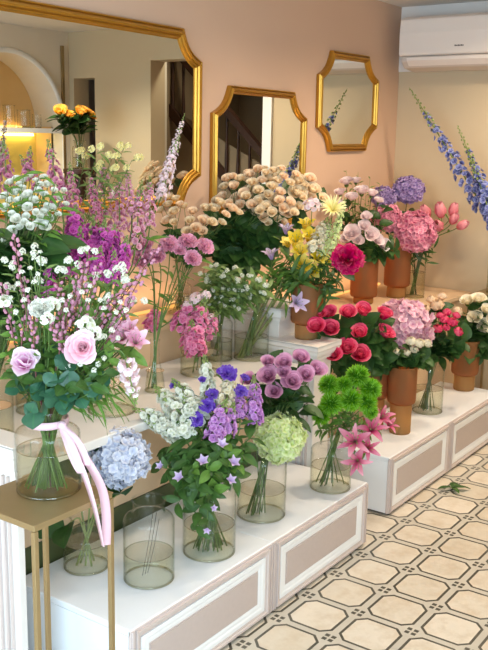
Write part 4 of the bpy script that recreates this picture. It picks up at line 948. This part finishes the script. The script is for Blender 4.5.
sprigs('leafy_sprig', 'sprig of dark rose leaves', 'foliage', 'dark leaves under the mauve roses', 'under the mauve roses', 'D', [(290, 402), (304, 408), (312, 398), (282, 396), (306, 392), (298, 415), (270, 400)], 'darkrose', 6, .075, dd=.1, smat='stemd')
bunch('green_ball_dianthus', 'fluffy bright green ball flower', 'flower', 'bright green ball flowers', 'at the bench end', 'E', 'ball', [(329, 384, 25), (358, 375, 28), (371, 388, 26), (331, 403, 27), (351, 399, 27), (367, 402, 25), (321, 414, 23), (371, 411, 18), (344, 384, 20)], dd=0, bulge=.5, camf=.6, leaves='lance', nl=3, ll=.05)
sprigs('leafy_sprig', 'sprig of narrow green leaves', 'foliage', 'narrow leaves under the green balls', 'under the green balls', 'E', [(330, 424), (348, 420), (362, 424), (318, 430), (340, 412), (355, 412)], 'lance', 9, .045)
bunch('pink_lily', 'pink star shaped lily', 'flower', 'pink lilies leaning over the gap', 'leaning right of the green balls', 'E', 'lily_pink', [(354, 441, 32, -.02), (372, 428, 29), (382, 416, 24, .04), (357, 462, 27, -.02), (368, 448, 24), (390, 424, 18, .05)], dd=-.02, bulge=.3, up=.1, camf=1.0, leaves='lance', nl=3, ll=.05)
# thin dark stems in the empty jar
v = VS['B']
for k, l in enumerate(('thin dark bare stem standing in the jar closest to the bench end', 'second thin dark bare stem leaning right in that jar', 'shortest thin dark bare stem in the jar closest to the bench end')):
    a = v['P']+np.array([-.03+.012*k, .0, .02]); b = v['P']+np.array([.012+.012*k, -.01, v['H']*(.92-.1*k)]); o = thing('bare_stem', l, 'stem', a)
    mm = MB(); mm.tube([np.zeros(3), (b-a)*.5+np.array([.004, 0, 0]), b-a], .0009, 5); part('stem', mm, MT['wire'], o, True)
# shelf
bunch('pink_carnation', 'ruffled pink carnation', 'flower', 'pink carnations above the shelf', 'above the shelf', 'G', 'carn_pink', [(169, 244, 20), (188, 241, 18), (205, 246, 19), (193, 258, 17), (143, 258, 23), (157, 256, 17), (145, 244, 17), (180, 250, 12)], dd=.02, bulge=.5, camf=.7, up=.8, leaves='lance', nl=3, ll=.05, smat='stem')
spikes('pink_stock', 'bright pink stock spike', 'flower', 'bright pink stocks on the shelf', 'over the large shelf jar', 'H', ('stock', 'pink', 1), [(190, 350, 203, 306, 28, -.04), (178, 330, 190, 306, 24, 0), (196, 356, 192, 326, 24, -.06), (206, 338, 215, 316, 18, -.02), (150, 330, 156, 308, 18, 0)], leaves='lance', nl=3)
bunch('blush_sweet_pea', 'pale pink small flower', 'flower', 'pale pink small flowers above the stocks', 'above the pink stocks', 'H', 'clus_blush', [(196, 298, 15), (206, 295, 12), (187, 306, 12), (212, 318, 11)], bulge=.2, leaves='lance', nl=2)
sprigs('sage_sprig', 'sage green sprig tipped with white flowers', 'foliage', 'sage green sprigs on the shelf', 'above the shelf', 'K', [(210, 282), (222, 276), (234, 282), (250, 288), (262, 294), (218, 300), (232, 300), (204, 276), (216, 268), (230, 270), (246, 276), (258, 282), (268, 288), (212, 292), (226, 290), (240, 292), (254, 298), (206, 304), (222, 306), (238, 308)], 'sage', 22, .062, dd=-.06, tipk='clus_white', tipd=.022)
bunch('lilac_alstroemeria', 'pale lilac alstroemeria', 'flower', 'pale lilac alstroemerias', 'above the slanting stems', 'I', 'alst_lilac', [(271, 255, 14, .1), (297, 303, 17, 0), (286, 230, 13, .12)], bulge=.2, camf=.8, leaves='lance', nl=4, ll=.06)
bunch('yellow_alstroemeria', 'yellow alstroemeria', 'flower', 'yellow alstroemerias', 'above the amber plinth vase', 'I', 'alst_yellow', [(306, 226, 15), (296, 242, 18), (310, 238, 17), (303, 266, 19), (318, 259, 16), (288, 244, 12), (324, 262, 12), (300, 252, 16), (312, 272, 14)], dd=.08, bulge=.4, camf=.9, leaves='lance', nl=5, ll=.07, sr=.003)
sprigs('leafy_sprig', 'sprig of drooping green leaves', 'foliage', 'green leaves on the slanting stems', 'on the slanting stems', 'I', [(288, 284), (300, 288), (294, 276), (306, 280)], 'lance', 7, .06, dd=.06, lo=.5)
v = VS['I']; dI = depth(v['P'])
for k in range(8):
    a = at(236+1.3*(k % 4), 362-1.2*(k//4), dI-.0+.012*(k//4)); bq = at(272+4.2*k, 276-2.5*(k % 3), dI+.02*(k % 3)-.01); o = thing('alstroemeria_stem', f'thick green stem in the slanting bundle, {ordinal(k)} from left at its top', 'stem', a, 'slanting stems in the shelf jar')
    tt = np.linspace(0, 1, 10)[:, None]; path = (bq-a)*tt+np.array([0, 0, -.012])*np.sin(np.pi*tt)*(.4+.1*k)
    mm = MB(); mm.tube(path, np.linspace(.0052, .0036, 10), 6, r=R_.random()); part('stem', mm, MT['stempale'], o, True)
    put_leaves(o, path, 'lance', 5, .065, 6, .45, 1.0)
bunch('yellow_chrysanthemum', '', 'flower', None, '', 'AY', 'mum_yellow', [(333, 208, 29, 0)], camf=.9, leaves='darkrose', nl=3, lab=['pale yellow spidery chrysanthemum above the magenta peony'])
spikes('green_bells', 'green bells of ireland spike', 'flower', 'green spikes by the peony', 'left of the magenta peony', 'AY', ('bells', 'greenhyd', 1), [(330, 254, 344, 202, 13), (322, 256, 330, 222, 11)], leaves='lance', nl=3)
spikes('cream_stock', 'cream stock spike above the amber lily vase', 'flower', None, '', 'AY', ('stock', 'cream', 1), [(312, 252, 326, 222, 19)], leaves='lance', nl=3)
bunch('cream_orchid', '', 'flower', None, '', 'AY', 'clus_blush', [(312, 206, 19, .05)], leaves='darkrose', nl=2, lab=['cream blush flower cluster behind the yellow alstroemerias'])
sprigs('leafy_sprig', 'sprig of dark pointed leaves', 'foliage', 'dark leaves over the amber plinth vase', 'over the amber plinth vase', 'AY', [(326, 300, -.05), (332, 290, -.04), (290, 272, -.03), (300, 282, -.05), (294, 282), (306, 290), (318, 284), (330, 276), (336, 262), (310, 278), (322, 294), (308, 300), (300, 268), (340, 280), (286, 262), (326, 254)], 'lanced', 8, .075, smat='stemd')
bunch('magenta_peony', '', 'flower', None, '', 'AY', 'peony', [(348, 258, 38, -.04)], camf=1.1, leaves='darkrose', nl=4, ll=.07, lab=['large magenta peony leaning right over the hot pink roses'])
# peach roses
bunch('peach_rose', 'large peach rose', 'flower', 'large peach roses', 'before the medium mirror', 'P', ('rose_peach', 'rose_peach', 'rose_peachpink'), [(270, 177, 19), (298, 191, 23), (254, 188, 16), (262, 200, 16), (276, 199, 18), (298, 180, 18), (313, 189, 18), (288, 211, 18), (236, 198, 15), (227, 178, 14), (310, 178, 15), (324, 198, 14)], dd=-.02, bulge=.5, camf=.95, leaves='darkrose', nl=4, ll=.09)
spray('peach_spray_rose', 'small peach spray rose stem', 'flower', 'small peach spray roses', 'left of tall peach roses', 'P2', ('rose_peach', 'rose_peachpink'), [[(214, 208, 14), (206, 208, 12), (220, 202, 12)], [(204, 220, 14), (212, 222, 12), (222, 222, 10)], [(196, 228, 13), (187, 231, 12), (203, 231, 11)], [(193, 211, 12), (184, 206, 10), (190, 220, 11)], [(174, 211, 13), (180, 204, 10), (168, 204, 11)], [(167, 220, 13), (160, 210, 11), (174, 222, 10)], [(160, 200, 11), (168, 196, 11), (176, 198, 10)], [(232, 208, 14), (239, 212, 11), (226, 214, 10)]], leaves='darkrose', nl=5, ll=.06)
spray('peach_spray_rose', 'full peach spray rose stem', 'flower', 'full peach spray roses before the medium mirror', 'before the medium mirror', 'P', ('rose_peach', 'rose_peachpink'), [[(222, 196, 12), (228, 204, 12), (216, 200, 11), (224, 186, 11)], [(234, 186, 12), (240, 178, 11), (244, 192, 12), (232, 176, 10)], [(252, 182, 12), (258, 190, 12), (262, 180, 11), (250, 174, 11)], [(272, 186, 12), (278, 180, 11), (280, 192, 12), (268, 194, 11)], [(246, 196, 12), (252, 204, 12), (240, 204, 11), (236, 208, 11)], [(266, 206, 12), (272, 212, 11), (260, 210, 11), (258, 200, 11)], [(284, 208, 12), (290, 202, 12), (280, 200, 11), (294, 212, 11)], [(302, 196, 12), (308, 202, 12), (300, 206, 11), (312, 196, 11)], [(290, 182, 11), (284, 176, 10), (296, 174, 10), (304, 184, 11)], [(266, 172, 10), (274, 170, 10), (258, 168, 10), (282, 168, 9)]], dd=-.05, leaves='darkrose', nl=5, ll=.07, camf=.9)
spray('peach_spray_rose', 'stem of small peach buds', 'flower', 'small peach buds under the big roses', 'below the large peach roses', 'P', ('rose_peach', 'rose_peachpink'), [[(263, 217, 12), (272, 212, 10), (256, 212, 11)], [(277, 218, 11), (284, 222, 10), (268, 222, 9)], [(249, 172, 12), (258, 170, 11), (264, 168, 10)], [(240, 178, 12), (248, 180, 11), (232, 184, 11)]], dd=-.04, leaves='darkrose', nl=5, ll=.06)
sprigs('leafy_sprig', 'sprig of dark glossy rose leaves', 'foliage', 'dark leaves under the peach roses', 'under the peach roses', 'P', [(222, 236), (236, 232), (250, 228), (264, 232), (278, 230), (228, 250), (244, 246), (258, 244), (272, 242), (214, 248), (286, 238), (238, 258), (254, 256), (226, 262), (268, 250), (248, 238), (214, 228), (294, 228), (242, 222), (232, 222)], 'darkrose', 9, .095, dd=-.08, smat='stemd')
# far step
bunch('pink_lisianthus', 'pale pink lisianthus bloom', 'flower', 'pale pink lisianthus', 'above the magenta peony', 'AP', 'lis_pink', [(356, 180, 11), (378, 240, 13), (366, 216, 12), (346, 238, 12), (340, 204, 10), (358, 240, 13), (379, 200, 10), (346, 181, 14), (362, 190, 15), (372, 193, 12), (352, 233, 18), (371, 234, 16), (384, 245, 14), (352, 197, 13), (340, 192, 12), (364, 226, 13)], bulge=.5, camf=.6, leaves='lance', nl=3, ll=.05)
sprigs('bud_sprig', 'green lisianthus bud sprig', 'foliage', 'green bud sprigs on the far step', 'above the pale pink lisianthus', 'AP', [(346, 170), (358, 172), (370, 178), (380, 184), (352, 184), (366, 186), (384, 226), (378, 232)], 'sage', 10, .034, smat='stempale')
sprigs('leafy_sprig', 'sprig of dark leaves', 'foliage', 'dark leaves over the far step', 'over the lisianthus vase', 'AP', [(352, 252, -.06), (364, 258, -.06), (374, 252, -.05), (388, 252, -.06), (398, 250, -.06), (348, 208), (362, 210), (374, 214), (344, 222), (368, 246), (378, 254), (392, 244), (356, 246), (340, 206), (384, 206)], 'darkrose', 7, .07)
bunch('purple_hydrangea', '', 'flower', None, '', 'AH', 'hyd_purple', [(409, 188, 33, 0)], bulge=0, camf=.9, leaves='hydr', nl=3, ll=.1, lab=['round purple hydrangea head standing highest by the wall'])
bunch('lavender_hydrangea', '', 'flower', None, '', 'AH', 'hyd_purple', [(384, 196, 26, -.03)], bulge=0, camf=.7, leaves='hydr', nl=2, ll=.09, lab=['lavender hydrangea head left of the round purple one'])
bunch('pink_hydrangea', '', 'flower', None, '', 'AH', 'hyd_pink', [(386, 216, 32, -.06), (417, 230, 45, -.08)], bulge=0, camf=.9, leaves='hydr', nl=4, ll=.1, lab=['smaller pink hydrangea head behind the lisianthus', 'large pink hydrangea head beside the tulips'])
bunch('pink_tulip', 'coral pink tulip', 'flower', 'coral pink tulips', 'right of the pink hydrangea', 'TG', 'tulip', [(441, 215, 14), (452, 214, 12), (459, 227, 11), (452, 222, 11), (440, 228, 13), (428, 215, 12)], bulge=.2, up=.35, camf=.2, leaves='lance', nl=2, ll=.07, smat='stem', sr=.0028)
sprigs('leafy_sprig', 'sprig of dark leaves', 'foliage', 'dark leaves round the tulip vase', 'round the tulip vase', 'TG', [(400, 252), (412, 254), (424, 252), (434, 248), (418, 262), (406, 262), (428, 264)], 'lanced', 7, .06, smat='stemd')
# far bench
bunch('hot_pink_rose', 'hot pink rose', 'flower', 'hot pink roses', 'over the far bench', 'AR', 'rose_hot', [(316, 327, 20, -0.391), (331, 329, 21, -0.307), (329, 313, 17, -0.319), (348, 313, 19, -0.212), (363, 311, 19, -0.129), (384, 315, 19, -0.011), (359, 333, 19, -0.151), (384, 333, 21, -0.011), (347, 348, 21, -0.218), (360, 354, 22, -0.145), (333, 355, 20, -0.296), (320, 314, 15, -0.369)], dd=-.06, bulge=.4, camf=.45, leaves='darkrose', nl=5, ll=.085)
sprigs('leafy_sprig', 'sprig of dark rose leaves', 'foliage', 'dark leaves under the hot pink roses', 'under the hot pink roses', 'AR', [(330, 366, -0.276), (345, 368, -0.197), (372, 352, -0.054), (378, 362, -0.022), (322, 344, -0.319), (368, 344, -0.075), (386, 350, 0.02), (350, 332, -0.171), (340, 340, -0.224), (374, 324, -0.044), (392, 360, 0.052), (380, 370, -0.012), (316, 352, -0.351), (336, 380, -0.245)], 'darkrose', 8, .085, dd=-.04, smat='stemd')
bunch('pale_pink_hydrangea', '', 'flower', None, '', 'AR', 'hyd_lpink', [(404, 322, 62, 0)], dd=.12, bulge=0, camf=.9, leaves='hydr', nl=3, ll=.1, sr=.0035, lab=['very large pale pink hydrangea head right of the hot pink roses'])
bunch('cream_ranunculus', 'small round cream ranunculus', 'flower', 'cream ranunculus in the front amber vase', 'over the frontmost amber vase', 'AF', 'ranun', [(411, 342, 11.5), (419, 344, 11.5), (427, 344, 10), (407, 353, 8.5), (397, 353, 9), (414, 350, 9)], bulge=.2, camf=.8, leaves='rose', nl=3, ll=.05)
sprigs('leafy_sprig', 'sprig of dark leaves', 'foliage', 'dark leaves over the front amber vase', 'over the frontmost amber vase', 'AF', [(384, 358), (392, 364), (404, 360), (420, 356), (430, 358), (412, 366), (380, 348), (390, 350)], 'darkrose', 6, .07, smat='stemd')
spray('hot_pink_spray_rose', 'stem of small hot pink spray roses', 'flower', 'hot pink spray roses on the far bench', 'over the clear far bench jar', 'CG', 'ranun_hot', [[(447, 313, 9), (444, 320, 10), (440, 316, 8)], [(452, 323, 11), (456, 316, 8), (458, 332, 10)], [(438, 329, 10), (429, 334, 10), (446, 328, 8)]], leaves='darkrose', nl=5, ll=.07)
bunch('blush_peony', 'round blush peach flower', 'flower', 'blush flowers behind the hot pink sprays', 'above the clear far bench jar', 'CG', 'ranun_peach', [(437, 306, 15), (442, 297, 10), (431, 300, 10), (427, 309, 9), (457, 312, 11)], dd=.06, bulge=.2, leaves='darkrose', nl=4, ll=.06)
sprigs('leafy_sprig', 'sprig of green serrated leaves', 'foliage', 'green leaves over the clear far bench jar', 'over the clear far bench jar', 'CG', [(440, 346), (452, 342), (462, 346), (446, 356), (430, 350), (456, 352), (468, 340), (436, 340), (426, 358)], 'darkrose', 7, .08)
bunch('cream_rose', 'cream open rose', 'flower', 'cream roses at the photo edge', 'near the far brass table', 'AC2', 'rose_cream', [(467, 300, 18), (479, 298, 18), (487, 309, 17), (476, 317, 17), (484, 326, 17), (472, 316, 13), (492, 318, 16), (494, 302, 15)], bulge=.4, camf=.7, leaves='darkrose', nl=4, ll=.08)
sprigs('leafy_sprig', 'sprig of dark rose leaves', 'foliage', 'dark leaves under the cream roses', 'under the cream roses', 'AC2', [(462, 326), (470, 336), (480, 342), (488, 346), (474, 348), (460, 338), (484, 336), (468, 352), (482, 356)], 'darkrose', 8, .085, smat='stemd')
spikes('blue_delphinium', 'blue delphinium spike', 'flower', 'blue delphiniums by the far wall', 'leaning over from the far brass table', 'DV', ('delph', 'delph', 1), [(490, 218, 422, 108, 19, .0), (500, 226, 466, 146, 17, -.05), (498, 236, 474, 168, 18, -.08)], leaves='lance', nl=2)
# orange roses seen only in the largest mirror
o = thing('flower_pedestal', 'tall slim pedestal under orange roses, seen in the largest mirror', 'pedestal', (1.50, -1.28, 0))
mm = MB(); mm.lathe([(.001, 0), (.13, 0), (.13, .03), (.05, .05), (.04, 1.3), (.12, 1.33), (.12, 1.36), (.001, 1.36)], 24); part('column', mm, MT['darkwood'], o, True)
glass_vase('OV', 'glass vase of orange roses, seen in the largest mirror', (1.50, -1.28, 1.36), .11, .2, neck=.75, hs=.8, water=.4)
OP = VS['OV']; lab_o = labels('orange rose', [(k, 0) for k in range(9)], 'x')
for k in range(9):
    h = np.array([1.50-.16+.04*k, -1.28+R_.uniform(-.07, .07), 1.74+.02*math.sin(k*2.1)+.0]); hd = np.array([(k-4)*.12, .5, .8]); hd /= np.linalg.norm(hd)
    flower('orange_rose', f'orange rose in the mirrored bouquet, {ordinal(k)} from the doorway side', 'flower', OP, h, hd, 'rose_orange', .105, 'orange roses seen in the mirror', 'darkrose', 7, .10)
for k, (x, r, h) in enumerate(((AX+.22, .05, .13), (AX+.35, .035, .10), (AX+.08, .045, .16))):
    gv3('N%d' % k, ['squat glass on the niche shelf, seen in the mirror', 'small glass nearest the arch side, seen in the mirror', 'tall glass on the niche shelf, seen in the mirror'][k], (x, YO-.1, AZ-.013), r*2, h, neck=1, water=0)
# fallen sprig on the floor
P = onz(452, 490, .004); o = thing('leaf_sprig', 'green leaf sprig fallen on the tiled floor', 'leaf', P)
mm = MB(); mm.tube([(-.03, .02, 0), (0, 0, .002), (.03, -.01, 0)], .0015, 5); part('stem', mm, MT['stemd'], o, True)
for a, L in ((2.3, .07), (.2, .085), (-.9, .085), (-2.2, .06)): leaf_obj(o, 'mid', np.array([0, 0, .012]), (math.cos(a), math.sin(a), .22), L)
# ribbon round the table vase
def strip(pts, wv, th=.0008, name='ribbon_tail', parent=None):
    P = np.array(pts, float); n = len(P); W_ = np.array(wv, float)
    T = np.gradient(P, axis=0); N = np.cross(T, W_); N /= np.linalg.norm(N, axis=1)[:, None]+1e-9
    G = np.stack([P-W_/2-N*th, P+W_/2-N*th, P+W_/2+N*th, P-W_/2+N*th], 1); mm = MB(); mm.grid(G, closed=True); return part(name, mm, MT['ribbon'], parent, True)
v = VS['T']; zr = v['H']*.86; rr = v['rn']+.003; P = v['P']
o = thing('ribbon_bow', 'pale pink satin ribbon tied round the table vase neck', 'ribbon', P+np.array([0, 0, zr]))
mm = MB(); mm.lathe([(rr, -.009), (rr+.0012, -.009), (rr+.002, 0), (rr+.0012, .009), (rr, .009), (rr, -.009)], 40); part('ribbon_band', mm, MT['ribbon'], o, True)
kd = at(64, 425, depth(P+np.array([0, 0, zr]))-rr*.8)-P-np.array([0, 0, zr]); kd = kd*np.array([1, 1, 0]); kd = kd/np.linalg.norm(kd)*(rr+.006)
mm = MB(); mm.ball(kd, .012, .011, seg=12, rings=8); part('knot', mm, MT['ribbon'], o, True)
O = P+np.array([0, 0, zr])
def tail(pts, w, nm='ribbon_tail', twist=0.):
    Q = np.array([np.array(q) for q in pts])-O; tt = np.linspace(0, len(Q)-1, 18); S = np.stack([np.interp(tt, np.arange(len(Q)), Q[:, k]) for k in range(3)], 1)
    for _ in range(3): S[1:-1] = (S[:-2]+2*S[1:-1]+S[2:])/4
    wv = np.array([_R*math.cos(.3+twist*k/17)*w-_F*math.sin(.3+twist*k/17)*w for k in range(18)]); strip(S, wv, .0007, nm, o)
K = O+kd; dk = depth(K)
edge = lambda x, y: ony(x, y, -.078)
tail([K, at(74, 450, dk-.03), at(86, 478, dk-.05), edge(96, 512), edge(103, 546)], .021, twist=.8)
tail([K, at(78, 446, dk-.02), at(92, 468, dk-.03), edge(104, 490), edge(107, 520), edge(106, 545)], .022, twist=-.6)
tail([K, at(76, 436, dk-.035), at(86, 456, dk-.045), at(88, 470, dk-.04), at(80, 460, dk-.03), at(70, 440, dk-.02), K], .02, 'bow_loop', .3)
tail([K, at(70, 440, dk-.03), at(78, 462, dk-.045), at(84, 478, dk-.045), at(74, 462, dk-.03), K], .02, 'bow_loop', -.3)
sc.view_settings.view_transform = 'Standard'; sc.view_settings.look = 'None'; sc.view_settings.gamma = 1; sc.view_settings.exposure = .64
sc.cycles.use_denoising = True; sc.cycles.max_bounces = 12; sc.cycles.diffuse_bounces = 4; sc.cycles.transparent_max_bounces = 40
sc.cycles.transmission_bounces = 8; sc.cycles.caustics_reflective = False; sc.cycles.caustics_refractive = False; sc.cycles.sample_clamp_indirect = 4
